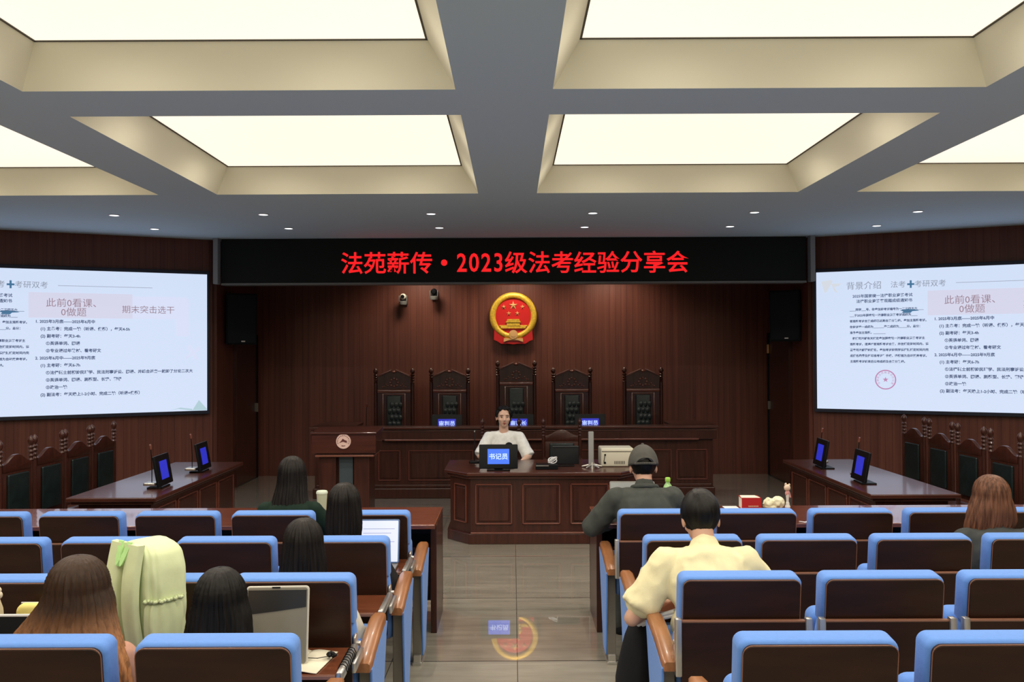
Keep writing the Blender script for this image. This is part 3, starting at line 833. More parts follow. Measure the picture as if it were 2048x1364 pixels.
# ------------------------------------------------------------------ lectern
def lectern():
    t = thing('lectern', 'mahogany lectern with a round white badge, left of the judges\' bench', 'lectern', (0, 9.28, 0))
    def X(px): return (px - 1025) * 9.28 / F
    zt = CZ - 161 * 9.28 / F; zb = CZ - 203 * 9.28 / F
    x0, x1 = X(622), X(751); xc = (x0 + x1) / 2
    h = MB()
    h.box(x0, x1, 0, 0.45, zb, zt - 0.02, 0.006)
    h.prism([(x0 - 0.01, -0.015, zt - 0.02), (x0 - 0.01, -0.015, zt), (x0 - 0.01, 0.48, zt + 0.02), (x0 - 0.01, 0.48, zt - 0.02)], (x1 - x0 + 0.02, 0, 0), 0.004)
    h.build('lectern_head', M_furn_h, t)
    MB().box(x0 + 0.04, x1 - 0.02, -0.012, 0.44, zb - 0.035, zb - 0.018, 0.004).build('head_moulding', M_edge, t)
    b = MB(); a0, a1 = X(636), X(737)
    b.box(x0 + 0.05, x1 - 0.03, 0.02, 0.42, zb - 0.02, zb, 0.003)
    b.box(a0, X(670), 0.03, 0.40, 0.05, zb - 0.035, 0.006); b.box(X(706), a1, 0.03, 0.40, 0.05, zb - 0.035, 0.006)
    b.box(X(668), X(708), 0.10, 0.38, 0.05, zb - 0.035)
    b.box(a0 - 0.04, a1 + 0.04, -0.02, 0.45, 0, 0.07, 0.006)
    b.build('lectern_body', M_furn, t)
    MB().box(X(675), X(703), 0.07, 0.11, 0.08, zb - 0.035, 0.003).build('centre_panel', mat('slate_panel', (0.05, 0.07, 0.085), rough=0.35), t)
    r = 15.0 * 9.28 / F; cx = X(686.5); cz = CZ - (881 - 702) * 9.28 / F
    MB().cyl((cx, 0.004, cz), (cx, -0.010, cz), r, r * 0.97, 40).build('badge', mat('badge_pink', (0.78, 0.55, 0.50), rough=0.5), t, True)
    m = MB()
    for k in range(14):
        a = R(200 - k * 17); m.box(-0.004, 0.004, -0.0125, -0.009, -0.004, 0.004, M=Tm(cx + r * 0.78 * math.cos(a), 0, cz + r * 0.78 * math.sin(a)) @ Ry(-a))
    for k in range(6):
        a = R(250 + k * 8); m.box(-0.003, 0.003, -0.0125, -0.009, -0.003, 0.003, M=Tm(cx + r * 0.6 * math.cos(a), 0, cz + r * 0.6 * math.sin(a)))
    P = [(-0.045, -0.018), (-0.02, 0.008), (-0.005, 0.03), (0.004, 0.02), (0.02, 0.012), (0.042, 0.004), (0.03, -0.004), (0.045, -0.018), (0.02, -0.010), (0.0, -0.002), (-0.02, -0.006)]
    m.prism([(cx + x, -0.0125, cz + z) for x, z in P], (0, 0.004, 0))
    m.build('badge_mark', mat('badge_maroon', (0.12, 0.03, 0.03), rough=0.5), t)
lectern()

# ------------------------------------------------------------------ speaker's desk
DZ = CZ - 243 * 8.60 / F
def speaker_desk():
    t = thing('speaker_desk', 'low mahogany desk with three framed panels and chamfered ends, mid stage', 'desk', (0, 0, 0))
    yf = 8.66; xa, xb = -0.41, 1.00; xa2, xb2 = -0.62, 1.22; yb = 9.62
    top = DZ
    pts = [(xa, yf, 0), (xb, yf, 0), (xb2, yf + 0.26, 0), (xb2, yb, 0), (xa2, yb, 0), (xa2, yf + 0.26, 0)]
    b = MB(); b.prism([Vector(p) + Vector((0, 0, 0.0)) for p in pts], (0, 0, top - 0.04)); 
    # plinth
    pp = [(xa - 0.015, yf - 0.03, 0), (xb + 0.015, yf - 0.03, 0), (xb2 + 0.03, yf + 0.25, 0), (xb2 + 0.03, yb, 0), (xa2 - 0.03, yb, 0), (xa2 - 0.03, yf + 0.25, 0)]
    b.prism(pp, (0, 0, 0.10), 0.006)
    e = MB(); w = 0.36
    s = 8.66 / F
    for q0, q1 in ((949, 1023), (1043, 1119), (1139, 1216)):
        framed_panel(b, e, (q0 - VX) * s, (q1 - VX) * s, CZ - (1048 - 702) * s, CZ - (967 - 702) * s, yf, wd=0.014)
    for xq, sg in ((xa, -1), (xb, 1)):
        ang = math.atan2(0.26, 0.21) * sg
        M = Tm(xq, yf, 0) @ Rz(ang)
        if sg < 0: framed_panel(b, e, -0.26, -0.06, 0.19, top - 0.13, 0, M)
        else: framed_panel(b, e, 0.06, 0.26, 0.19, top - 0.13, 0, M)
    e.box(xa, xb, yf - 0.036, yf, 0.10, 0.115, 0.004)
    b.build('desk_body', M_furn, t); e.build('panel_moulding', M_mould, t)
    o = MB(); k = 0.06
    tp = [(xa - 0.03, yf - k, 0), (xb + 0.03, yf - k, 0), (xb2 + k, yf + 0.24, 0), (xb2 + k, yb + 0.02, 0), (xa2 - k, yb + 0.02, 0), (xa2 - k, yf + 0.24, 0)]
    o.prism([Vector(p) + Vector((0, 0, top - 0.035)) for p in tp], (0, 0, 0.035), 0.008)
    tp = [(xa - 0.02, yf - 0.03, 0), (xb + 0.02, yf - 0.03, 0), (xb2 + 0.03, yf + 0.25, 0), (xb2 + 0.03, yb, 0), (xa2 - 0.03, yb, 0), (xa2 - 0.03, yf + 0.25, 0)]
    o.prism([Vector(p) + Vector((0, 0, top - 0.065)) for p in tp], (0, 0, 0.026), 0.006)
    o.build('desk_top', M_furn_h, t)
speaker_desk()
dn = name_display(0.375, 0.235, '书记员', 'larger black name display with bright blue screen before the speaker', M_bluescreen2, sw=0.56, sh=0.62, ts=0.062)
p = at(997, 940, 8.75); dn.location = (p.x, 8.75, DZ)
for cx_, lb, y_ in ((-0.14, 'dark crested chair the speaker sits on at the desk', 10.15), (0.56, 'dark crested chair standing empty behind the desk, right of the speaker', 10.15)):
    c = crest_chair(lb, 0.98, True, 'crested chairs behind the speaker\'s desk')
    c.location = (cx_, y_, 0)

def flex_mic(name_label, base, lean=(0.0, 0.06), h=0.42, m_head=M_black, light=False, group='gooseneck microphones'):
    t = thing('gooseneck_microphone', name_label, 'microphone', base, 0, group)
    b = MB(); b.slab(0.11, 0.13, 0.025, 0.02, 0.008, M=Tm(0, 0, 0) @ Rx(PI / 2) @ Tm(0, -0.025 + 0.025, 0)); b.build('base', M_silver if not light else M_black, t, True).location = (0, 0, 0.025)
    p = [Vector((0, 0, 0.02)), Vector((0, 0, h * 0.5)), Vector((lean[0] * 0.4, lean[1] * 0.4, h * 0.8)), Vector((lean[0], lean[1], h))]
    MB().chain(p, [0.004] * 4, 8).build('gooseneck', M_black, t, True)
    MB().capsule(p[-1], p[-1] + Vector((lean[0] * 0.4, lean[1] * 0.4, 0.03 if not light else 0.008)), 0.011 if not light else 0.006, n=10).build('capsule', M_mould if not light else M_silver, t, True)
    return t
flex_mic('thin gooseneck microphone on the desk left of the speaker\'s name display', (at(948, 935, 9.0).x, 9.15, DZ), (0.0, 0.03), 0.34, light=True)
flex_mic('gooseneck microphone behind the lectern, at the bench\'s left end', (at(733, 850, 11.7).x, 11.7, 0.7705), (0.01, -0.03), 0.37)

def clerk_items():
    # foam microphone in front of the speaker's chest
    p = at(1018, 889, 8.98)
    t = thing('foam_microphone', 'round black foam microphone showing over the speaker\'s name display', 'microphone', (p.x, 8.98, DZ))
    MB().ball((0, 0, p.z - DZ - 0.01), (0.038, 0.038, 0.034)).build('foam_head', M_blackm, t, True)
    b = MB(); b.cyl((0, 0.0, 0), (0, 0, 0.015), 0.06, 0.055, 24); b.cyl((0, 0, 0.01), (0, 0, p.z - DZ - 0.02), 0.007, n=10); b.build('stand', M_black, t, True)
    # black screen lying beside it
    k = 9.0 / F
    p = at(1131, 935, 9.05)
    t = thing('desk_monitor', 'plain black monitor back standing on the desk, left of the grey pole', 'monitor', (p.x, 9.05, DZ))
    MB().slab(0.27, 0.185, 0.02, 0.006, 0.004, M=Tm(0, 0, 0.115) @ Rx(R(-8))).build('housing', M_black, t, True)
    MB().box(-0.09, 0.09, -0.01, 0.10, 0, 0.012, 0.003).build('stand', M_black, t)
    MB().box(-0.13, 0.13, -0.004, 0.0, 0.198, 0.204, M=Rx(0)).build('top_edge', mat('monitor_edge', (0.10, 0.11, 0.12), rough=0.3), t)
    p = at(1093, 940, 8.85)
    t = thing('card_reader', 'flat black box lying on the desk before the empty chair', 'device', (p.x, 8.88, DZ))
    MB().box(-0.11, 0.11, -0.07, 0.07, 0, 0.05, 0.006).build('housing', M_black, t)
    MB().box(-0.105, 0.02, -0.074, -0.068, 0.034, 0.042).build('trim_strip', M_silver, t)
    # cable loop
    t = thing('cable_coil', 'small coil of white cable on the flat black box', 'cable', (p.x + 0.06, 8.88, DZ + 0.052))
    for q in range(3):
        m = MB(); pts = [Vector((0.042 * math.cos(a) , 0.03 * math.sin(a), 0.03 + 0.026 * math.sin(a + q) + 0.004 * q)) for a in [2 * PI * j / 16 for j in range(17)]]
        m.chain(pts, [0.005] * 17, 8); m.build('cable_loop', M_white, t, True)
    # document camera pole
    p = at(1184, 935, 8.95); hh = 68 * 8.95 / F
    t = thing('document_camera', 'grey upright pole of a document camera on a star foot, left of the printer', 'document camera', (p.x, 8.95, DZ))
    MB().slab(0.052, hh, 0.03, 0.006, 0.004, M=Tm(-0.01, -0.015, hh / 2 + 0.02)).build('pole', mat('pole_grey', (0.30, 0.31, 0.31), rough=0.45), t, True)
    f = MB()
    for q in range(5):
        a = 2 * PI * q / 5 + 0.3; f.capsule((0, 0, 0.035), (0.10 * math.cos(a), 0.10 * math.sin(a), 0.010), 0.012, 0.008, 8)
    f.cyl((0, 0, 0.0), (0, 0, 0.055), 0.03, 0.022, 16); f.build('foot', M_silver, t, True)
    # printer
    p = at(1234, 936, 9.02); k = 9.02 / F
    t = thing('printer', 'cream desktop printer on the desk\'s right end', 'printer', (p.x, 9.02, DZ))
    MB().box(-0.165, 0.165, -0.02, 0.26, 0, 0.185, 0.015, 3).build('housing', mat('printer_cream', (0.66, 0.64, 0.52), rough=0.45), t, True)
    MB().box(-0.155, 0.155, -0.024, 0.0, 0.15, 0.156, 0.001).build('lid_seam', M_groove, t)
    g = MB()
    for q in range(7): g.box(-0.03 + q * 0.016, -0.022 + q * 0.016, -0.023, -0.015, 0.028, 0.058)
    g.build('vent_grille', M_groove, t)
    g = MB(); g.cyl((-0.125, -0.023, 0.04), (-0.125, -0.012, 0.04), 0.012, n=12); g.cyl((-0.125, -0.026, 0.115), (-0.135, -0.024, 0.05), 0.003, n=6); g.ball((-0.122, -0.023, 0.12), 0.009); g.build('power_plug', M_black, t)
clerk_items()

# ------------------------------------------------------------------ side tables with chairs
def side_table(s):
    lab = 'long glossy mahogany side table %s, in front of a row of crested chairs' % ('at the left' if s < 0 else 'at the right')
    t = thing('side_table', lab, 'table', (s * 3.19, 8.30, 0), 0, 'glossy mahogany side tables')
    x0, x1, y0, y1, z = -0.36, 0.36, -1.16, 1.16, 0.70
    MB().box(x0, x1, y0, y1, z - 0.035, z, 0.008).build('table_top', M_furn_h, t)
    e = MB(); b = MB()
    b.box(x0 + 0.03, x1 - 0.03, y0 + 0.03, y1 - 0.03, z - 0.06, z - 0.035, 0.004)
    b.box(x0 + 0.07, x1 - 0.07, y0 + 0.08, y1 - 0.08, 0, z - 0.05)
    b.box(x0 + 0.05, x1 - 0.05, y0 + 0.06, y1 - 0.06, 0, 0.09, 0.006)
    # panels along the inner long side
    for q in range(4):
        a = -1.05 + q * 0.53
        M = Tm(-s * 0.29, 0, 0) @ Rz(-s * PI / 2)
        if s < 0: framed_panel(b, e, a, a + 0.48, 0.14, z - 0.11, 0, Tm(0.29, 0, 0) @ Rz(PI / 2))
        else: framed_panel(b, e, a, a + 0.48, 0.14, z - 0.11, 0, Tm(-0.29, 0, 0) @ Rz(-PI / 2))
    framed_panel(b, e, -0.24, 0.24, 0.14, z - 0.11, y0 + 0.08)
    b.build('table_body', M_furn, t); e.build('panel_moulding', M_mould, t)
    return t
side_table(-1); side_table(1)
cc = None
wl = {-1: ['dark crested chair in the left row, nearest and cut by the photo edge', 'dark crested chair in the left row, second nearest', 'dark crested chair in the left row, third nearest', 'dark crested chair in the left row, farthest from the viewer'],
      1: ['dark crested chair in the right row, nearest to the viewer', 'dark crested chair in the right row, second nearest', 'dark crested chair in the right row, third nearest', 'dark crested chair in the right row, farthest from the viewer']}
for s in (-1, 1):
    for k in range(4):
        if cc is None: c = cc = crest_chair(wl[s][k], 1.06, False)
        else: c = copy_tree(cc); c['label'] = wl[s][k]
        y = 7.36 + 0.525 * k if s < 0 else 7.66 + 0.58 * k
        c.location = (s * (3.86 if s < 0 else 3.98), y, 0)
        c.rotation_euler = (0, 0, (PI / 2 - 0.06) if s < 0 else (-PI / 2 + 0.06))
side_disp = None
for s, px, y, lb in ((-1, 0, 7.72, 'nearer tilted name display with blue screen on the left side table'), (-1, 0, 8.72, 'farther tilted name display with blue screen on the left side table'),
                     (1, 0, 7.78, 'nearer tilted name display with blue screen on the right side table'), (1, 0, 8.78, 'farther tilted name display with blue screen on the right side table')):
    if side_disp is None: n = side_disp = name_display(0.36, 0.26, '', lb, M_bluescreen, sw=0.5, sh=0.6)
    else: n = copy_tree(side_disp); n['label'] = lb
    n.location = (s * 2.99, y, 0.70); n.rotation_euler = (0, 0, R(93) if s < 0 else R(-93))
for s, y, lb in ((-1, 7.66, 'thin gooseneck microphone with silver base, nearer one on the left side table'), (-1, 8.62, 'thin gooseneck microphone with silver base, farther one on the left side table'),
                 (1, 8.02, 'thin gooseneck microphone with silver base, nearer one on the right side table'), (1, 8.98, 'thin gooseneck microphone with silver base, farther one on the right side table')):
    flex_mic(lb, (s * 3.07, y, 0.70), (-s * -0.01, 0.0), 0.33)

# ------------------------------------------------------------------ long benches in front of the seats
BZ = 0.735
def long_bench(s):
    lab = 'long red-brown writing bench before the front seats, %s of the aisle' % ('left' if s < 0 else 'right')
    t = thing('long_desk', lab, 'desk', (0, 0, 0), 0, 'long writing desks before the front seats')
    xi = -0.505 if s < 0 else 0.545
    xo = -4.2 if s < 0 else 4.3
    a, b_ = min(xi, xo), max(xi, xo)
    y0, y1 = 5.79, 6.46
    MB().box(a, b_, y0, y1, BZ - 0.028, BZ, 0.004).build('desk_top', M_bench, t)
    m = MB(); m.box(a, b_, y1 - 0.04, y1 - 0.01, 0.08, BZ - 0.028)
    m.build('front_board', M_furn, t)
    MB().box(a + 0.04, b_ - 0.04, y0 + 0.18, y1 - 0.04, BZ - 0.20, BZ - 0.182).build('shelf', M_furn, t)
    for x in (xi, xi + s * 1.23, xi + s * 2.46, xo):
        x_ = x if x != xi else xi
        q0, q1 = (x_ - 0.04, x_) if (x == xi and s < 0) or (x == xo and s > 0) else (x_, x_ + 0.04)
        MB().box(q0, q1, y0 + 0.14, y1 - 0.01, 0, BZ - 0.028, 0.003).build('end_panel', M_furn, t)
    MB().box(a, b_, y0 - 0.004, y0, BZ - 0.008, BZ - 0.002).build('edge_strip', M_edge, t)
long_bench(-1); long_bench(1)
# ------------------------------------------------------------------ auditorium seats
# local frame: +y towards the stage, origin on the floor under the top of the backrest
SEAT_H = 0.900
REC = R(7)
def seat(label, arms=(False, False), panels=(False, False), tablet='folded', occupied=False):
    t = thing('auditorium_seat', label, 'seat', (0, 0, 0), 0, 'blue auditorium seats in rows')
    B = Tm(0, 0.0, SEAT_H) @ Rx(REC)          # backrest frame: z down from 0
    p = MB()
    p.slab(0.485, 0.19, 0.092, 0.032, 0.018, M=B @ Tm(0, 0, -0.095), corners=(1, 1, 0, 0))
    p.build('backrest_pad', M_blue, t, True, 50)
    p = MB()
    rings = []
    for z, w, d in ((-0.186, 0.44, 0.06), (-0.192, 0.46, 0.08), (-0.21, 0.478, 0.096), (-0.28, 0.49, 0.11), (-0.42, 0.51, 0.12), (-0.50, 0.515, 0.11), (-0.515, 0.48, 0.08)):
        ring = []
        for k in range(24):
            a = 2 * PI * k / 24
            c, s_ = math.cos(a), math.sin(a)
            e = 0.35
            ring.append((w / 2 * math.copysign(abs(c) ** e, c), 0.052 + d / 2 * math.copysign(abs(s_) ** e, s_), z))
        rings.append(ring)
    p.loft(rings, M=B); p.build('lumbar_pad', M_blue, t, True, 50)
    b = MB(); b.slab(0.462, 0.49, 0.022, 0.028, 0.004, M=B @ Tm(0, -0.014, -0.009 - 0.245)); b.build('back_board', M_seatwood, t, True)
    # bright edge band of the board
    e = MB()
    def outl(w, h, r, cz):
        o = []
        for cx, cz_, q in ((w / 2 - r, h / 2 - r, 0), (-w / 2 + r, h / 2 - r, 1)):
            for k in range(7):
                a = PI / 2 * (q + k / 6); o.append((cx + r * math.cos(a), cz_ + r * math.sin(a) + cz))
        return [(w / 2, -h / 2 + cz)] + o + [(-w / 2, -h / 2 + cz)]
    o1 = outl(0.464, 0.492, 0.029, -0.009 - 0.245); 
    e.chain([Vector((x, -0.011, z)) for x, z in o1], [0.0018] * len(o1), 6)
    me_t = bpy.data.meshes.new('x'); e.bm.to_mesh(me_t); e.bm.free(); e2 = MB().add_mesh(me_t, B); bpy.data.meshes.remove(me_t)
    e2.build('board_edging', M_seatedge, t)
    if tablet == 'folded':
        z1, z0 = 0.735, 0.40
        m = MB(); m.box(-0.245, 0.245, -0.026, -0.008, z0, z1 - 0.004, 0.003); m.build('writing_tablet', M_seatwood, t)
        MB().box(-0.243, 0.243, -0.0275, -0.007, z1 - 0.005, z1 + 0.003, 0.002).build('tablet_edging', M_seatedge, t)
        for s in (-1, 1):
            MB().box(s * 0.256 - 0.013, s * 0.256 + 0.013, -0.036, -0.004, 0.52, z1 + 0.012, 0.005).build('tablet_bracket', M_silver, t, True)
    else:
        zt = 0.635
        m = MB(); m.box(-0.235, 0.235, -0.315, -0.01, zt - 0.018, zt, 0.004); m.build('writing_tablet', M_tablet, t)
        MB().box(-0.235, 0.235, -0.318, -0.314, zt - 0.016, zt - 0.003, 0.001).build('tablet_edging', M_seatedge, t)
        for s in (-1, 1):
            br = MB()
            br.box(s * 0.250 - 0.013, s * 0.250 + 0.013, -0.325, -0.0, zt - 0.022, zt + 0.012, 0.006)
            br.box(s * 0.272 - 0.008, s * 0.272 + 0.008, -0.16, 0.03, zt - 0.05, zt - 0.012, 0.004)
        br.build('tablet_bracket', M_silver, t, True)
    c = MB()
    if occupied: c.slab(0.49, 0.47, 0.10, 0.04, 0.03, M=Tm(0, 0.34, 0.46) @ Rx(PI / 2) @ Tm(0, 0.0, 0))
    else: c.slab(0.46, 0.34, 0.11, 0.04, 0.03, M=Tm(0, 0.20, 0.535) @ Rx(R(8)))
    c.build('seat_cushion', M_blue, t, True, 50)
    fr = MB(); fr.cyl((-0.27, 0.14, 0.40), (0.27, 0.14, 0.40), 0.018, n=12)
    fr.build('seat_axle', M_column, t)
    for i, s in enumerate((-1, 1)):
        if not arms[i]: continue
        X = s * 0.2825
        colm = MB(); colm.box(X - 0.026, X + 0.026, 0.045, 0.115, 0.03, 0.555, 0.004); colm.box(X - 0.022, X + 0.022, 0.10, 0.30, 0.30, 0.56, 0.003)
        colm.build('side_column', M_column, t)
        ft = MB(); ft.box(X - 0.028, X + 0.028, 0.02, 0.30, 0.0, 0.02, 0.004); ft.box(X - 0.022, X + 0.022, 0.025, 0.05, 0.018, 0.06, 0.004)
        ft.build('foot', M_silver, t)
        hg = MB(); hg.slab(0.05, 0.14, 0.012, 0.02, 0.004, M=Tm(X - s * 0.035, 0.055, 0.60) @ Rz(PI / 2)); hg.cyl((X - s * 0.02, 0.055, 0.63), (X - s * 0.05, 0.055, 0.63), 0.010, n=10)
        hg.build('hinge_plate', M_silver, t, True)
        # curved armrest
        a = MB(); rings = []
        N = 14
        prof = []
        for k in range(N + 1):
            u = k / N
            y = -0.015 + 0.445 * u
            z = 0.572 + 0.072 * math.sin(u * PI / 2 * 0.98) ** 0.9
            prof.append((y, z))
        for k, (y, z) in enumerate(prof):
            th = 0.036
            w = 0.034 if 0 < k < N else 0.028
            rings.append([(X - w, y, z - th), (X + w, y, z - th), (X + w, y, z - 0.008), (X + w - 0.009, y, z), (X - w + 0.009, y, z), (X - w, y, z - 0.008)])
        a.loft(rings); a.build('armrest', M_arm, t, True, 60)
        if panels[i]:
            b = MB(); xo = X + s * 0.026
            pts = [(xo, -0.005, 0.545)] + [(xo, y, z - 0.035) for y, z in prof[2:]] + [(xo, 0.40, 0.56), (xo, 0.20, 0.06), (xo, 0.055, 0.05)]
            b.prism(pts, (s * 0.010, 0, 0), 0.003); b.build('side_panel', M_blue, t)
    return t

PITCH = 0.565
rows = {   # name: depth of back tops
    5: 2.70, 4: 3.57, 3: 4.43, 2: 5.29}
XR = {5: 0.672, 4: 0.659, 3: 0.644, 2: 0.618}     # aisle edge of the first backs, right side
XL = {5: 0.656, 4: 0.635, 3: 0.614, 2: 0.61}
NS = {('L', 5): 2, ('L', 4): 3, ('L', 3): 4, ('L', 2): 5, ('R', 5): 2, ('R', 4): 3, ('R', 3): 4, ('R', 2): 5}
rown = {5: 'nearest row', 4: 'second row', 3: 'third row', 2: 'farthest row'}
who = {('L', 5, 0): 'behind the straight black hair', ('L', 5, 1): 'behind the long brown hair', ('L', 4, 0): 'an upright screen on its tablet', ('L', 4, 1): 'with the pale green backpack',
       ('L', 3, 0): 'with its red-brown tablet open', ('L', 2, 0): 'with a bright laptop on its tablet', ('L', 2, 1): 'under the dark green top', ('R', 2, 0): 'under the grey cap',
       ('R', 4, 0): 'of the pale yellow shirt', ('R', 3, 3): 'of the reddish-brown hair'}
seatno = ['aisle seat', 'second seat from the aisle', 'third seat from the aisle', 'fourth seat from the aisle', 'fifth seat from the aisle']
open_tab = {('L', 4, 0), ('L', 4, 1), ('L', 4, 2), ('L', 3, 0), ('L', 2, 0), ('R', 3, 0)}
occ = {('L', 5, 0), ('L', 5, 1), ('L', 4, 0), ('L', 3, 0), ('L', 2, 1), ('R', 2, 0), ('R', 4, 0), ('R', 3, 3)}
protos = {}
SEATX = {}
for (side, row), n in NS.items():
    for k in range(n):
        key = (side, row, k)
        s = -1 if side == 'L' else 1
        x0 = XL[row] if side == 'L' else XR[row]
        x = s * (x0 + 0.2425 + PITCH * k)
        y = rows[row]
        SEATX[key] = (x, y, floor_z(y))
        variant = (side, k == 0, key in open_tab, key in occ)
        aisle_arm = k == 0
        arms = (True, aisle_arm) if side == 'L' else (aisle_arm, True)
        panels = (False, aisle_arm) if side == 'L' else (aisle_arm, False)
        lab = 'blue %s, %s bank, %s' % (seatno[k], 'left' if s < 0 else 'right', rown[row])
        if key in who: lab += ', ' + who[key]
        if variant not in protos:
            o = protos[variant] = seat(lab, arms, panels, 'open' if key in open_tab else 'folded', key in occ)
        else:
            o = copy_tree(protos[variant]); o['label'] = lab
        o.location = (x, y, floor_z(y + 0.2))

# ------------------------------------------------------------------ people
def remeshed(mb, name, m, parent, vox=0.008, it=4, disp=0.0, dscale=0.09, seed=0):
    me = bpy.data.meshes.new('tmp'); mb.bm.to_mesh(me); mb.bm.free()
    o = bpy.data.objects.new('tmp', me); C.objects.link(o)
    rm = o.modifiers.new('r', 'REMESH'); rm.mode = 'VOXEL'; rm.voxel_size = vox
    sm = o.modifiers.new('s', 'SMOOTH'); sm.factor = 0.5; sm.iterations = it
    bpy.context.view_layer.update()
    dg = bpy.context.evaluated_depsgraph_get()
    me2 = bpy.data.meshes.new_from_object(o.evaluated_get(dg))
    bpy.data.objects.remove(o); bpy.data.meshes.remove(me)
    if disp:
        me2.calc_loop_triangles()
        nr = [v.normal.copy() for v in me2.vertices]
        for v, n_ in zip(me2.vertices, nr):
            q = Vector((v.co.x / dscale + seed, v.co.y / dscale, v.co.z / (dscale * 1.5)))
            f = noise.noise(q) + 0.5 * noise.noise(q * 2.1)
            v.co += n_ * disp * (1 - abs(f) * 2.2)
    me2.polygons.foreach_set('use_smooth', [True] * len(me2.polygons))
    me2.materials.clear(); me2.materials.append(m)
    ob = bpy.data.objects.new(name, me2); C.objects.link(ob)
    if parent: ob.parent = parent
    return ob

def hand(mb, wrist, dirv, up, side, curl=0.6, sc_=1.0):
    """Palm, four bent fingers and a thumb; dirv along the hand, up = back of the hand, side = +1 thumb to the left of dirv x up."""
    d = Vector(dirv).normalized(); u = Vector(up); u = (u - d * u.dot(d)).normalized(); r = d.cross(u) * side
    w = Vector(wrist)
    for q in (-0.024, -0.008, 0.008, 0.024):
        mb.capsule(w + r * q * 0.6, w + d * 0.085 * sc_ + r * q * 1.15, 0.015, 0.012, 10)
    L = [0.070, 0.082, 0.076, 0.058]
    for k, q in enumerate((0.030, 0.010, -0.010, -0.030)):
        p = w + d * 0.085 * sc_ + r * q * 1.12
        a = 0.25 * curl; pts = [p]
        for s_ in (0.45, 0.32, 0.23):
            p = p + (d * math.cos(a) - u * math.sin(a)) * L[k] * s_ * sc_; pts.append(p); a += 0.55 * curl
        mb.chain(pts, [0.0095, 0.009, 0.0085, 0.0075], 10)
    t0 = w + d * 0.02 + r * 0.024; t1 = t0 + (d * 0.6 + r * 0.75 - u * 0.2).normalized() * 0.038; t2 = t1 + (d * 0.9 + r * 0.25 - u * 0.35).normalized() * 0.030
    t3 = t2 + (d * 0.95 - u * 0.3).normalized() * 0.022
    mb.chain([t0, t1, t2, t3], [0.014, 0.011, 0.010, 0.0085], 10)

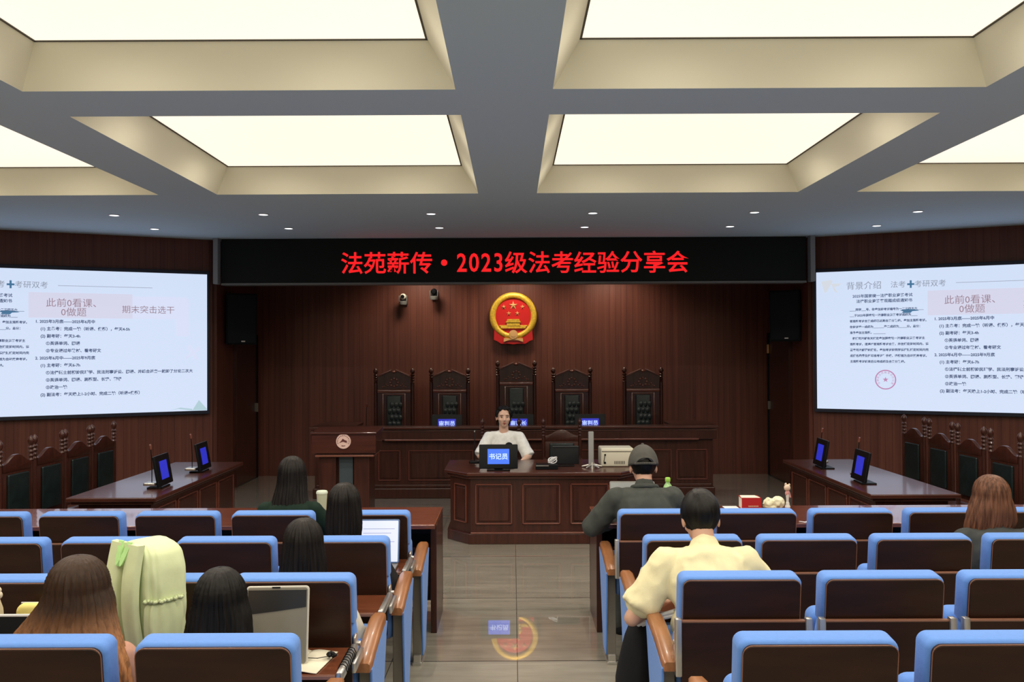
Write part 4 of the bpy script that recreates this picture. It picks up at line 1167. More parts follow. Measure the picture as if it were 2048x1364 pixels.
def make_person(label, loc, rz, P, top_m, leg_m, skin=None, group=None, sleeve='long', sc_=1.0):
    """Seated figure. Local frame: hips over the origin, facing +y."""
    skin = skin or M_skin
    t = thing('person', label, 'person', loc, rz, group)
    t.scale = (sc_, sc_, sc_)
    lean = P.get('lean', 0.1); tilt = P.get('tilt', 0.0)
    hip = Vector((0, 0, 0.53))
    sd = Vector((math.sin(tilt), math.sin(lean), math.cos(lean))).normalized()
    waist = hip + sd * 0.16; chest = hip + sd * 0.36 + Vector((0, -0.015, 0)); neck = hip + sd * 0.50
    sw = P.get('sw', 0.165)
    sh_drop = P.get('shrug', 0.035)
    hl = P.get('head_fwd', 0.03)
    head = neck + Vector((P.get('head_x', 0.0), hl, P.get('neck_len', 0.135))) + sd * 0.02
    hy = P.get('yaw', 0.0); hp = P.get('nod', 0.0)
    HM = Tm(*head) @ Rz(hy) @ Rx(-hp) @ Ry(P.get('roll', 0.0))
    sk = MB()
    hb = MB()
    hb.ball((0, -0.008, 0.028), (0.076, 0.094, 0.092)); hb.ball((0, 0.020, -0.030), (0.060, 0.072, 0.078)); hb.ball((0, 0.055, -0.082), (0.030, 0.030, 0.025))
    hb.chain([Vector((0, 0.084, 0.005)), Vector((0, 0.098, -0.025))], [0.009, 0.013]); hb.ball((0, 0.092, -0.032), (0.018, 0.012, 0.010))
    hb.ball((0, 0.078, -0.062), (0.024, 0.014, 0.012))
    for s in (-1, 1):
        hb.ball((s * 0.080, -0.004, -0.008), (0.010, 0.019, 0.032)); hb.ball((s * 0.040, 0.062, -0.022), (0.024, 0.022, 0.024)); hb.ball((s * 0.032, 0.078, 0.030), (0.028, 0.012, 0.009))
    me = bpy.data.meshes.new('x'); hb.bm.to_mesh(me); hb.bm.free(); sk.add_mesh(me, HM); bpy.data.meshes.remove(me)
    nb = HM @ Vector((0, -0.02, -0.06))
    sk.capsule(neck - sd * 0.03, nb, 0.054, 0.050)
    # torso under the clothes
    sk.chain([hip, waist, chest, neck - sd * 0.06], [0.13, 0.105, 0.12, 0.06])
    tp = MB(); lg = MB()
    fat = P.get('fat', 1.0)
    def E(mb, c, r, M=None): mb.ball(c, (r[0] * fat, r[1] * fat, r[2]), M, 20, 14)
    RT = Rx(-lean) @ Ry(tilt)
    if P.get('torso', True):
        E(tp, hip + Vector((0, 0, 0.0)), (0.185, 0.13, 0.12), RT); E(tp, waist, (0.155, 0.118, 0.16), RT); E(tp, chest - sd * 0.02, (0.168, 0.125, 0.17), RT)
        E(tp, chest + sd * 0.07, (0.15, 0.10, 0.08), RT)
        tp.capsule(neck - sd * 0.06 + Vector((-0.045, 0, 0)), neck - sd * 0.06 + Vector((0.045, 0, 0)), 0.058, 0.058)
        if sleeve == 'long' or P.get('collar'): tp.capsule(neck - sd * 0.03, neck + sd * 0.005, 0.066, 0.061)
    elb = []
    for i, s in enumerate((-1, 1)):
        sh = neck - sd * (sh_drop + 0.035) + Vector((s * sw, 0.0, 0))
        e = Vector(P['elbow'][i]); w = Vector(P['wrist'][i])
        sk.chain([sh, e], [0.045, 0.037]); sk.chain([e, e.lerp(w, 0.35), w], [0.037, 0.035, 0.024])
        d = (w - e).normalized(); hd = Vector(P.get('hdir', [d, d])[i])
        hand(sk, w + d * 0.01, hd, Vector((0, 0, 1)), s, P.get('curl', 0.7))
        tp.capsule(neck - sd * 0.05 + Vector((s * 0.05, 0, 0)), sh, 0.055, 0.062)
        if sleeve == 'long':
            tp.chain([sh, e], [0.066 * fat, 0.055 * fat]); tp.chain([e, e.lerp(w, 0.4), e.lerp(w, 0.93)], [0.055 * fat, 0.050 * fat, 0.038 * fat])
        else:
            k = P.get('sleeve_len', 0.72)
            tp.chain([sh, sh.lerp(e, k)], [0.066 * fat, 0.070 * fat])
            q = sh.lerp(e, k)
            dd = (e - sh).normalized(); tp.cyl(q, q + dd * 0.045, 0.070 * fat, 0.074 * fat, 20)
    for s in (-1, 1):
        h0 = hip + Vector((s * 0.09, 0.02, -0.02)); kn = Vector((s * P.get('knee_w', 0.12), 0.385, 0.50)); an = Vector((s * 0.12, 0.36, 0.09))
        sk.chain([h0, kn], [0.072, 0.050]); sk.chain([kn, kn.lerp(an, 0.35), an], [0.05, 0.05, 0.034])
        lg.chain([h0, kn], [0.092, 0.066]); lg.chain([kn, kn.lerp(an, 0.4), an], [0.064, 0.062, 0.05])
    lg.capsule(hip + Vector((-0.06, 0, -0.01)), hip + Vector((0.06, 0, -0.01)), 0.12, 0.12)
    for s in (-1, 1):
        sk.chain([Vector((s * 0.12, 0.35, 0.08)), Vector((s * 0.12, 0.44, 0.045))], [0.036, 0.03])
    body = remeshed(sk, 'body', skin, t, 0.0075, 3)
    top = remeshed(tp, 'top', top_m, t, 0.011, 4, P.get('fold', 0.004), 0.10, random.random() * 20)
    remeshed(lg, 'trousers', leg_m, t, 0.014, 3, 0.003)
    for s in (-1, 1):
        shoes = MB(); shoes.chain([Vector((s * 0.12, 0.34, 0.045)), Vector((s * 0.12, 0.46, 0.036))], [0.044, 0.036])
        remeshed(shoes, 'shoe', M_blackm, t, 0.010, 2)
    # face pieces
    ey = MB(); br = MB(); lp = MB(); iris = MB()
    for s in (-1, 1):
        ey.ball(HM @ Vector((s * 0.031, 0.0845, 0.006)), (0.0135, 0.006, 0.0045), Rz(hy))
        iris.ball(HM @ Vector((s * 0.031, 0.0885, 0.006)), (0.0052, 0.004, 0.0045), Rz(hy))
        b0, b1, b2 = HM @ Vector((s * 0.014, 0.0925, 0.026)), HM @ Vector((s * 0.032, 0.0915, 0.031)), HM @ Vector((s * 0.050, 0.080, 0.025))
        br.chain([b0, b1, b2], [0.0018, 0.0021, 0.0012], 6)
        l0, l1, l2 = HM @ Vector((s * 0.017, 0.0865, 0.009)), HM @ Vector((s * 0.032, 0.0895, 0.0125)), HM @ Vector((s * 0.046, 0.081, 0.008))
        br.chain([l0, l1, l2], [0.0011, 0.0015, 0.0009], 6)
    lp.chain([HM @ Vector((-0.020, 0.080, -0.060)), HM @ Vector((-0.007, 0.090, -0.057)), HM @ Vector((0.007, 0.090, -0.057)), HM @ Vector((0.020, 0.080, -0.060))], [0.003, 0.005, 0.005, 0.003], 8)
    lp.chain([HM @ Vector((-0.018, 0.080, -0.062)), HM @ Vector((0, 0.089, -0.068)), HM @ Vector((0.018, 0.080, -0.062))], [0.003, 0.0065, 0.003], 8)
    ey.build('eyes', M_eye, t, True); iris.build('irises', M_dark, t, True); br.build('eyebrows', M_dark, t, True); lp.build('lips', M_lip, t, True)
    return t, HM, neck, sd

def short_hair(t, HM, m, nape=-0.075, side=-0.02, front=0.045, puff=1.0, name='hair'):
    b = MB(); NA, NZ = 64, 22; rings = []
    rx, ry, rz = 0.086 * puff, 0.106 * puff, 0.108 * puff
    for j in range(NZ):
        ring = []
        for i in range(NA):
            a = 2 * PI * i / NA          # 0 = back
            c = math.cos(a)
            zend = nape if c > 0.35 else (side if c > -0.45 else front)
            if 0.15 < c <= 0.35: zend = nape + (side - nape) * (0.35 - c) / 0.2
            if -0.6 < c <= -0.45: zend = side + (front - side) * (-0.45 - c) / 0.15
            zend += 0.006 * math.sin(i * 2.7)
            u = j / (NZ - 1)
            th = (PI * 0.02) + (math.acos(max(-1, min(1, (zend - 0.03) / rz))) - PI * 0.02) * u
            k = 1 + 0.018 * noise.noise(Vector((math.sin(a) * 9, math.cos(a) * 9, u * 3))) + 0.02 * noise.noise(Vector((math.sin(a) * 3, c * 3, u * 2 + 5)))
            zz = 0.03 + rz * math.cos(th) * k
            rr = math.sin(th) * k
            if zz < 0: rr *= 1 - 0.9 * min(1, -zz / 0.1) * 0.25
            ring.append(HM @ Vector((rx * rr * math.sin(a), -0.008 - ry * rr * c, zz)))
        rings.append(ring)
    b.loft(rings, cap=True)
    o = b.build(name, m, t, True, 180)
    so = o.modifiers.new('thickness', 'SOLIDIFY'); so.thickness = 0.012; so.offset = -1
    return o

def long_hair(t, HM, m, prof, name='hair', front_open=62, ridges=26, seed=0, part=True, rough=0.0035):
    """prof: rows of (x centre, y centre, z, half width, half depth, open half-angle) in t's frame, crown to tips."""
    b = MB(); NA = 120; rows_ = []
    # resample rows
    P = []
    for k in range(len(prof) - 1):
        a, c = prof[k], prof[k + 1]; n = 6
        for q in range(n):
            u = q / n; P.append([a[i] + (c[i] - a[i]) * u for i in range(6)])
    P.append(list(prof[-1]))
    # smooth
    for _ in range(2):
        P = [P[0]] + [[(P[i - 1][j] + 2 * P[i][j] + P[i + 1][j]) / 4 for j in range(6)] for i in range(1, len(P) - 1)] + [P[-1]]
    K = len(P)
    bm = bmesh.new(); rows_ = []
    for r_, (cx, cy, cz, hw, hd, op) in enumerate(P):
        row = []
        for i in range(NA + 1):
            a = (-180 + op) + (360 - 2 * op) * i / NA
            a = R(a)
            u = r_ / K
            g = rough * (math.sin(a * ridges + seed + 0.8 * math.sin(u * 5 + a * 3)) + 1.3 * noise.noise(Vector((a * 6 + seed, u * 2.0, seed))) + 0.6 * math.sin(a * ridges * 2.3 + seed * 2)) * min(1, 0.2 + u * 2.2)
            x = cx + (hw + g) * math.sin(a); y = cy - (hd + g) * math.cos(a)
            z = cz
            if r_ > K * 0.8: z += 0.016 * noise.noise(Vector((a * 9, seed, 3))) * (r_ / K - 0.8) * 5
            if part and r_ < 4: z -= 0.0
            row.append(bm.verts.new((x, y, z)))
        rows_.append(row)
    for r_ in range(K - 1):
        for i in range(NA):
            bm.faces.new((rows_[r_][i], rows_[r_][i + 1], rows_[r_ + 1][i + 1], rows_[r_ + 1][i]))
    b.add(bm)
    o = b.build(name, m, t, True, 180)
    so = o.modifiers.new('thickness', 'SOLIDIFY'); so.thickness = 0.014; so.offset = -1
    return o

def crown_rows(hc, top=0.132, w=0.085, d=0.103):
    """Rows wrapping the skull around head centre hc (dome), ending at ear level."""
    out = []
    for k in range(9):
        a = PI / 2 * k / 8
        out.append((hc[0], hc[1] - 0.008, hc[2] + 0.015 + (top - 0.015) * math.cos(a), max(0.004, w * math.sin(a) ** 0.85), max(0.004, d * math.sin(a) ** 0.85), 0 if k < 5 else 12 * (k - 4)))
    return out

def cloth(name, col, **k): return mat(name, col, rough=k.pop('rough', 0.85), spec=0.2, vary=k.pop('vary', 0.1), scale=k.pop('scale', 25), bump=k.pop('bump', 0.15), **k)
M_whitetee = cloth('white_cotton', (0.86, 0.87, 0.85))
M_yellowtee = cloth('pale_yellow_cotton', (0.78, 0.72, 0.45), vary=0.04)
M_greyjack = cloth('charcoal_jacket', (0.062, 0.068, 0.062))
M_greycap = cloth('grey_cap_cloth', (0.085, 0.083, 0.075))
M_darkgreen = cloth('dark_green_cloth', (0.008, 0.022, 0.014))
M_blackcloth = cloth('black_cloth', (0.010, 0.010, 0.012))
M_darkgrey = cloth('dark_grey_cloth', (0.05, 0.055, 0.055))
M_beigetop = cloth('pale_cloth', (0.6, 0.58, 0.50))
M_check = cloth('peach_check', (0.55, 0.30, 0.22))
M_jeans = cloth('dark_trousers', (0.015, 0.017, 0.025))
M_greypants = cloth('grey_trousers', (0.06, 0.065, 0.06))
M_stripe = cloth('striped_trousers', (0.10, 0.10, 0.11))
H_black = hair_mat('black_hair', (0.006, 0.005, 0.004), (0.007, 0.0055, 0.0045), -1, 0)
H_black2 = hair_mat('soft_black_hair', (0.009, 0.0065, 0.005), (0.008, 0.006, 0.005), -1, 0)
H_brown = hair_mat('brown_dyed_hair', (0.035, 0.018, 0.010), (0.42, 0.175, 0.06), 0.97, 1.16)
H_ginger = hair_mat('reddish_brown_hair', (0.14, 0.06, 0.033), (0.17, 0.07, 0.038), 0.9, 1.2)

# 1. speaker
sx = (1007 - VX) * 9.95 / F
t, HM, nk, sd = make_person('person speaking in a white T-shirt behind the small blue display', (sx, 9.95, 0), PI, {
    'lean': 0.10, 'sw': 0.165, 'elbow': [(-0.27, 0.12, 0.76), (0.26, 0.14, 0.77)], 'wrist': [(-0.19, 0.35, 0.725), (0.10, 0.38, 0.735)],
    'yaw': 0.10, 'head_fwd': 0.02, 'sleeve_len': 0.80, 'fat': 0.98}, M_whitetee, M_jeans, M_skin_pale, sleeve='short')
t.location.z = at(1007, 812, 9.95).z - 1.30
sp_z = t.location.z
hc = HM.translation
pr = crown_rows(hc, 0.132, 0.090, 0.106)
pr = [(a, b_, c_, d_, e_, max(o_, 0) if i < 5 else 42 + 6 * (i - 5)) for i, (a, b_, c_, d_, e_, o_) in enumerate(pr)]
pr += [(hc.x, hc.y - 0.015, hc.z - 0.03, 0.080, 0.098, 82), (hc.x, hc.y - 0.02, hc.z - 0.07, 0.066, 0.085, 92), (hc.x, hc.y - 0.03, hc.z - 0.11, 0.045, 0.06, 96)]
long_hair(t, HM, H_black, pr, seed=3)

# 2. man in the cap, front row right
x, y, z = SEATX[('R', 2, 0)]
cx = (1290 - VX) * 5.62 / F
t, HM, nk, sd = make_person('person in a grey cap and charcoal jacket, right of the aisle', (cx, 5.57, 0.0), 0.0, {
    'lean': 0.22, 'sw': 0.175, 'elbow': [(-0.33, 0.17, 0.76), (0.28, 0.22, 0.78)], 'wrist': [(-0.12, 0.42, 0.77), (0.10, 0.42, 0.77)], 'head_fwd': 0.05,
    'nod': 0.20, 'fat': 1.12, 'fold': 0.007, 'neck_len': 0.10}, M_greyjack, M_greypants, sc_=1.0)
t.location.z = at(1290, 893, 5.75).z - (HM.translation.z + 0.13)
cap_z = t.location.z
short_hair(t, HM, H_black, nape=-0.07, side=-0.03, front=0.03, puff=0.97)
cb = MB(); rings = []
NA = 48
for j in range(14):
    u = j / 13; th = 0.02 + (PI / 2 + 0.02 - 0.02) * u; ring = []
    for i in range(NA):
        a = 2 * PI * i / NA
        low = 0.012
        opening = max(0, math.cos(a) - 0.80) / 0.20      # half-moon gap above the strap
        z_ = low + 0.134 * math.cos(th)
        if u > 0.62: z_ = max(z_, low + opening ** 0.5 * 0.042)
        ring.append(HM @ Vector((0.096 * math.sin(th) * math.sin(a), -0.008 - 0.116 * math.sin(th) * math.cos(a), z_)))
    rings.append(ring)
cb.loft(rings, cap=True)
o = cb.build('cap', M_greycap, t, True, 180)
so = o.modifiers.new('thickness', 'SOLIDIFY'); so.thickness = 0.004
cc_ = MB(); cc_.ball(HM @ Vector((0, -0.008, 0.148)), (0.010, 0.010, 0.006)); cc_.build('cap_button', M_greycap, o, True)
st = MB(); pts = [HM @ Vector((0.0955 * math.sin(a), -0.008 - 0.1135 * math.cos(a), 0.016)) for a in [R(-40 + 8 * q) for q in range(11)]]
st.chain(pts, [0.008] * 11, 8); st.build('cap_strap', M_greycap, o, True)
bl = MB(); P_ = []
for q in range(13):
    a = R(-60 + 10 * q); P_.append((0.09 * math.sin(a), 0.085 + 0.015 * math.cos(a), 0.012))
out = [(0.078 * math.sin(R(-75 + 12.5 * q)), 0.09 + 0.085 * math.cos(R(-75 + 12.5 * q)), 0.0) for q in range(13)]
v = [HM @ Vector(p_) for p_ in P_] + [HM @ Vector(p_) for p_ in reversed(out)]
bl.prism(v, HM.to_3x3() @ Vector((0, 0, 0.005))); bl.build('cap_brim', M_greycap, o, True)
col = MB()
pts = [Vector((0.075 * math.sin(a), nk.y - 0.005 - 0.072 * math.cos(a), nk.z + 0.022 - 0.02 * (1 - math.cos(a)))) for a in [R(-120 + 12 * q) for q in range(21)]]
col.chain(pts, [0.017] * 21, 8); remeshed(col, 'collar', M_greyjack, t, 0.008, 3)

# 3. man in the pale yellow shirt
cx = (1412 - VX) * 4.05 / F
t, HM, nk, sd = make_person('person in a pale yellow shirt leaning forward, right of the aisle', (cx, 3.92, 0.04), 0.02, {
    'lean': 0.36, 'sw': 0.178, 'elbow': [(-0.34, 0.12, 0.70), (0.33, 0.20, 0.72)], 'wrist': [(-0.16, 0.36, 0.70), (0.14, 0.38, 0.70)], 'head_fwd': 0.07, 'head_x': 0.0,
    'nod': 0.42, 'fat': 1.13, 'sleeve_len': 0.66, 'fold': 0.008, 'neck_len': 0.095, 'collar': 1}, M_yellowtee, M_jeans, sleeve='short')
t.location.z = at(1412, 988, 4.12).z - (HM.translation.z + 0.125)
yel_z = t.location.z
short_hair(t, HM, H_black, nape=-0.085, side=-0.03, front=0.04, puff=1.05)
col = MB()
pts = [Vector((0.072 * math.sin(a), nk.y + 0.0 - 0.066 * math.cos(a), nk.z + 0.012 - 0.016 * (1 - math.cos(a)))) for a in [R(-130 + 13 * q) for q in range(21)]]
col.chain(pts, [0.013] * 21, 8); remeshed(col, 'collar', M_yellowtee, t, 0.007, 3)

def girl(label, px, py_top, d, rz, P, topm, legm, hair_m, prof_fn, seed, sleeve='long', skin=None, sc_=0.96):
    cx = (px - VX) * d / F
    t, HM, nk, sd = make_person(label, (0, 0, 0), rz, P, topm, legm, skin or M_skin_pale, sleeve=sleeve, sc_=sc_)
    hc = HM.translation
    z = at(px, py_top, d).z - (hc.z + 0.134) * sc_
    # place so that the head centre stands at (cx, d)
    off = Rz(rz).to_3x3() @ Vector((hc.x, hc.y, 0)) * sc_
    t.location = (cx - off.x, d - off.y, z)
    long_hair(t, HM, hair_m, prof_fn(hc), seed=seed)
    return t

# 4. girl with long wavy hair, dark green top, front row left
def hair_a(h):
    return crown_rows(h, 0.134, 0.088, 0.105) + [(h.x, h.y - 0.012, h.z - 0.05, 0.094, 0.108, 58), (h.x - 0.005, h.y - 0.03, h.z - 0.12, 0.105, 0.105, 68), (h.x - 0.005, h.y - 0.05, h.z - 0.20, 0.125, 0.10, 75),
                                                (h.x - 0.01, h.y - 0.06, h.z - 0.29, 0.140, 0.09, 78), (h.x - 0.01, h.y - 0.06, h.z - 0.36, 0.135, 0.075, 80)]
girl('person with long dark wavy hair and dark green top, farthest of the seated audience', 584, 911, 5.68, 0.0,
     {'lean': 0.16, 'elbow': [(-0.27, 0.16, 0.78), (0.27, 0.16, 0.78)], 'wrist': [(-0.12, 0.38, 0.77), (0.12, 0.38, 0.77)], 'head_fwd': 0.04, 'nod': 0.15, 'sw': 0.15}, M_darkgreen, M_jeans, H_black2, hair_a, 1)
# 5. girl with a dark bob, third row, with the bright laptop
def hair_b(h):
    return crown_rows(h, 0.134, 0.090, 0.108) + [(h.x, h.y - 0.012, h.z - 0.05, 0.098, 0.110, 58), (h.x, h.y - 0.02, h.z - 0.12, 0.100, 0.108, 64), (h.x, h.y - 0.03, h.z - 0.19, 0.094, 0.098, 68), (h.x, h.y - 0.035, h.z - 0.25, 0.088, 0.088, 70)]
girl('person with dark shoulder-length hair and black sleeves, before the bright laptop', 688, 964, 4.92, -0.05,
     {'lean': 0.26, 'elbow': [(-0.24, 0.16, 0.74), (0.35, 0.04, 0.66)], 'wrist': [(-0.12, 0.38, 0.72), (0.16, 0.36, 0.70)], 'head_fwd': 0.06, 'nod': 0.30, 'sw': 0.155, 'fat': 1.05}, M_blackcloth, M_jeans, H_black2, hair_b, 2)
# 6. girl with dark hair and pale sleeve, second row
def hair_c(h):
    return crown_rows(h, 0.134, 0.090, 0.108) + [(h.x, h.y - 0.012, h.z - 0.05, 0.102, 0.112, 58), (h.x, h.y - 0.02, h.z - 0.13, 0.108, 0.110, 64), (h.x, h.y - 0.03, h.z - 0.22, 0.110, 0.098, 68), (h.x, h.y - 0.035, h.z - 0.31, 0.105, 0.085, 70)]
girl('person with dark hair and pale sleeves, left of the open red-brown tablet', 607, 1034, 4.02, 0.0,
     {'lean': 0.24, 'elbow': [(-0.24, 0.16, 0.72), (0.29, 0.10, 0.70)], 'wrist': [(-0.12, 0.36, 0.68), (0.14, 0.36, 0.68)], 'head_fwd': 0.05, 'nod': 0.25, 'sw': 0.155}, M_beigetop, M_stripe, H_black2, hair_c, 5)
# 7. girl with straight black hair, nearest row
def hair_d(h):
    return crown_rows(h, 0.134, 0.090, 0.108) + [(h.x, h.y - 0.012, h.z - 0.04, 0.108, 0.112, 58), (h.x, h.y - 0.025, h.z - 0.10, 0.116, 0.112, 66), (h.x - 0.004, h.y - 0.04, h.z - 0.17, 0.126, 0.108, 74), (h.x - 0.008, h.y - 0.05, h.z - 0.25, 0.135, 0.098, 78), (h.x - 0.008, h.y - 0.05, h.z - 0.36, 0.125, 0.08, 80)]
g4 = girl('person with straight black hair, nearest row, before the upright screen', 441, 1132, 3.13, 0.0,
     {'lean': 0.20, 'elbow': [(-0.24, 0.12, 0.72), (0.30, 0.12, 0.70)], 'wrist': [(-0.10, 0.30, 0.68), (0.25, 0.33, 0.70)], 'head_fwd': 0.05, 'nod': 0.22, 'sw': 0.155, 'curl': 1.0}, M_blackcloth, M_jeans, H_black, hair_d, 8)
# 8. girl with long brown dyed hair, nearest row
def hair_e(h):
    return crown_rows(h, 0.134, 0.104, 0.112) + [(h.x, h.y - 0.012, h.z - 0.02, 0.118, 0.116, 56), (h.x - 0.01, h.y - 0.025, h.z - 0.07, 0.144, 0.118, 66), (h.x - 0.015, h.y - 0.05, h.z - 0.115, 0.174, 0.110, 72), (h.x - 0.012, h.y - 0.085, h.z - 0.16, 0.205, 0.085, 74), (h.x - 0.005, h.y - 0.115, h.z - 0.22, 0.232, 0.062, 76),
                                                (h.x + 0.01, h.y - 0.135, h.z - 0.30, 0.236, 0.055, 78), (h.x + 0.03, h.y - 0.145, h.z - 0.40, 0.22, 0.055, 78), (h.x + 0.04, h.y - 0.145, h.z - 0.52, 0.18, 0.055, 80)]
girl('person with long brown hair dyed lighter at the ends, nearest row at the left', 158, 1108, 3.06, 0.0,
     {'lean': 0.16, 'elbow': [(-0.25, 0.14, 0.72), (0.27, 0.14, 0.72)], 'wrist': [(-0.12, 0.34, 0.68), (0.12, 0.34, 0.68)], 'head_fwd': 0.04, 'nod': 0.18, 'sw': 0.165, 'fat': 1.02}, M_check, M_jeans, H_brown, hair_e, 11)
# 9. reddish-brown hair, right
def hair_f(h):
    return crown_rows(h, 0.134, 0.092, 0.110) + [(h.x, h.y - 0.012, h.z - 0.05, 0.116, 0.118, 58), (h.x - 0.005, h.y - 0.01, h.z - 0.12, 0.132, 0.112, 78), (h.x - 0.03, h.y + 0.0, h.z - 0.19, 0.115, 0.10, 88), (h.x - 0.04, h.y + 0.02, h.z - 0.25, 0.09, 0.08, 90)]
girl('person with reddish-brown hair and dark grey jacket at the right, third row from the camera', 1978, 948, 4.78, -0.05,
     {'lean': 0.20, 'elbow': [(-0.26, 0.16, 0.74), (0.27, 0.16, 0.74)], 'wrist': [(-0.12, 0.38, 0.72), (0.12, 0.38, 0.72)], 'head_fwd': 0.05, 'nod': 0.28, 'roll': -0.1, 'sw': 0.165, 'fat': 1.12}, M_darkgrey, M_greypants, H_ginger, hair_f, 14)

# ------------------------------------------------------------------ things people brought
def backpack():
    x, y, z = SEATX[('L', 4, 1)]
    c = at(292, 1300, 3.36)
    t = thing('backpack', 'pale green backpack standing between the two long-haired people in the nearest row', 'backpack', (c.x, 3.40, z + 0.637), R(-36))
    M_bag = cloth('pale_green_canvas', (0.68, 0.77, 0.47), vary=0.03, bump=0.1)
    M_strap = cloth('green_webbing', (0.48, 0.80, 0.33), vary=0.05)
    W_, Hh, D_ = 0.255, 0.455, 0.17
    b = MB(); rings = []
    N = 72
    for j in range(41):
        u = j / 40; z_ = Hh * u
        k = 1.0 - 0.22 * max(0, u - 0.72) / 0.28 * max(0, u - 0.72) / 0.28 * 0.9
        if u > 0.9: k *= math.sqrt(max(0.12, 1 - ((u - 0.9) / 0.105) ** 2))
        if u < 0.06: k *= 0.92 + u
        bul = 1 + 0.06 * math.sin(u * PI)
        ring = []
        for i in range(N):
            a = 2 * PI * i / N; c_, s_ = math.cos(a), math.sin(a); e = 0.45
            wr = 1 + 0.05 * noise.noise(Vector((c_ * 2, s_ * 2, u * 5))) + 0.035 * noise.noise(Vector((c_ * 5 + 3, s_ * 5, u * 7))) - (0.05 if (abs(math.degrees(a) - 318) < 4 or abs(math.degrees(a) - 342) < 3) else 0)
            ring.append((W_ / 2 * k * bul * wr * math.copysign(abs(c_) ** e, c_) + 0.012 * math.sin(u * 3) , (D_ / 2) * (0.6 + 0.4 * k) * wr * math.copysign(abs(s_) ** e, s_), z_))
        rings.append(ring)
    b.loft(rings); b.build('bag_body', M_bag, t, True, 180)
    for s in (-1, 1):
        m = MB(); P_ = []
        for q in range(15):
            u = q / 14; P_.append((s * (0.052 + 0.012 * u), -0.080 - 0.028 * math.sin(u * PI) - 0.004, 0.455 - 0.41 * u))
        R_ = [[(x_ - 0.042, y_ + 0.01, z_), (x_ - 0.040, y_ - 0.008, z_), (x_ - 0.032, y_ - 0.016, z_), (x_ + 0.032, y_ - 0.016, z_), (x_ + 0.040, y_ - 0.008, z_), (x_ + 0.042, y_ + 0.01, z_)] for x_, y_, z_ in P_]
        m.loft(R_); so_ = m.build('shoulder_strap', M_bag, t, True, 60)
        MB().box(P_[12][0] - 0.012, P_[12][0] + 0.012, P_[12][1] - 0.014, P_[12][1] - 0.004, 0.02, 0.10).build('strap_webbing', mat('webbing_grey%d' % s, (0.45, 0.52, 0.42), rough=0.8), so_)
    h = MB(); pts = []
    for q in range(13):
        u = q / 12; pts.append((-0.028 + 0.056 * u + 0.0, -0.090 - 0.03 * math.sin(u * PI), 0.462 - 0.085 * math.sin(u * PI)))
    R_ = [[(x_ - 0.014, y_, z_), (x_ - 0.014, y_ - 0.006, z_), (x_ + 0.014, y_ - 0.006, z_), (x_ + 0.014, y_, z_)] for x_, y_, z_ in pts]
    h.loft(R_); h.build('carry_loop', M_strap, t, True, 60)
    p = MB(); rings = []
    for j in range(11):
        u = j / 10; z_ = 0.02 + 0.235 * u; ring = []
        k = 0.72 + 0.34 * math.sin(u * PI * 0.8) - (0.12 if u > 0.9 else 0)
        for i in range(72):
            a = 2 * PI * i / 72
            wr = 1 + (0.13 * math.sin(11 * a) * u * u)
            ring.append((0.118 + 0.040 * k * wr * math.cos(a), -0.012 + 0.075 * k * wr * math.sin(a), z_))
        rings.append(ring)
    p.loft(rings); pk = p.build('side_pocket', M_bag, t, True, 180)
    m = MB()
    el = []
    for q in range(67):
        a = 2 * PI * q / 66; w_ = 1 + 0.10 * math.sin(11 * a); el.append(Vector((0.118 + 0.040 * w_ * math.cos(a), -0.012 + 0.073 * w_ * math.sin(a), 0.255 + 0.003 * math.sin(17 * a))))
    m.chain(el, [0.0065] * 67, 8)
    m.build('pocket_elastic', M_bag, pk, True)
    m = MB(); m.capsule((0.055, -0.095, 0.26), (0.052, -0.095, 0.22), 0.004, 0.006, 8); m.build('zip_pull', mat('zip_dark', (0.10, 0.12, 0.08), rough=0.5), t, True)
    m = MB(); m.chain([Vector((0.058, -0.083, 0.44)), Vector((0.062, -0.088, 0.30)), Vector((0.054, -0.090, 0.10))], [0.0035] * 3, 8); m.build('zip', mat('zip_grey', (0.42, 0.50, 0.40), rough=0.6), t, True)
backpack()

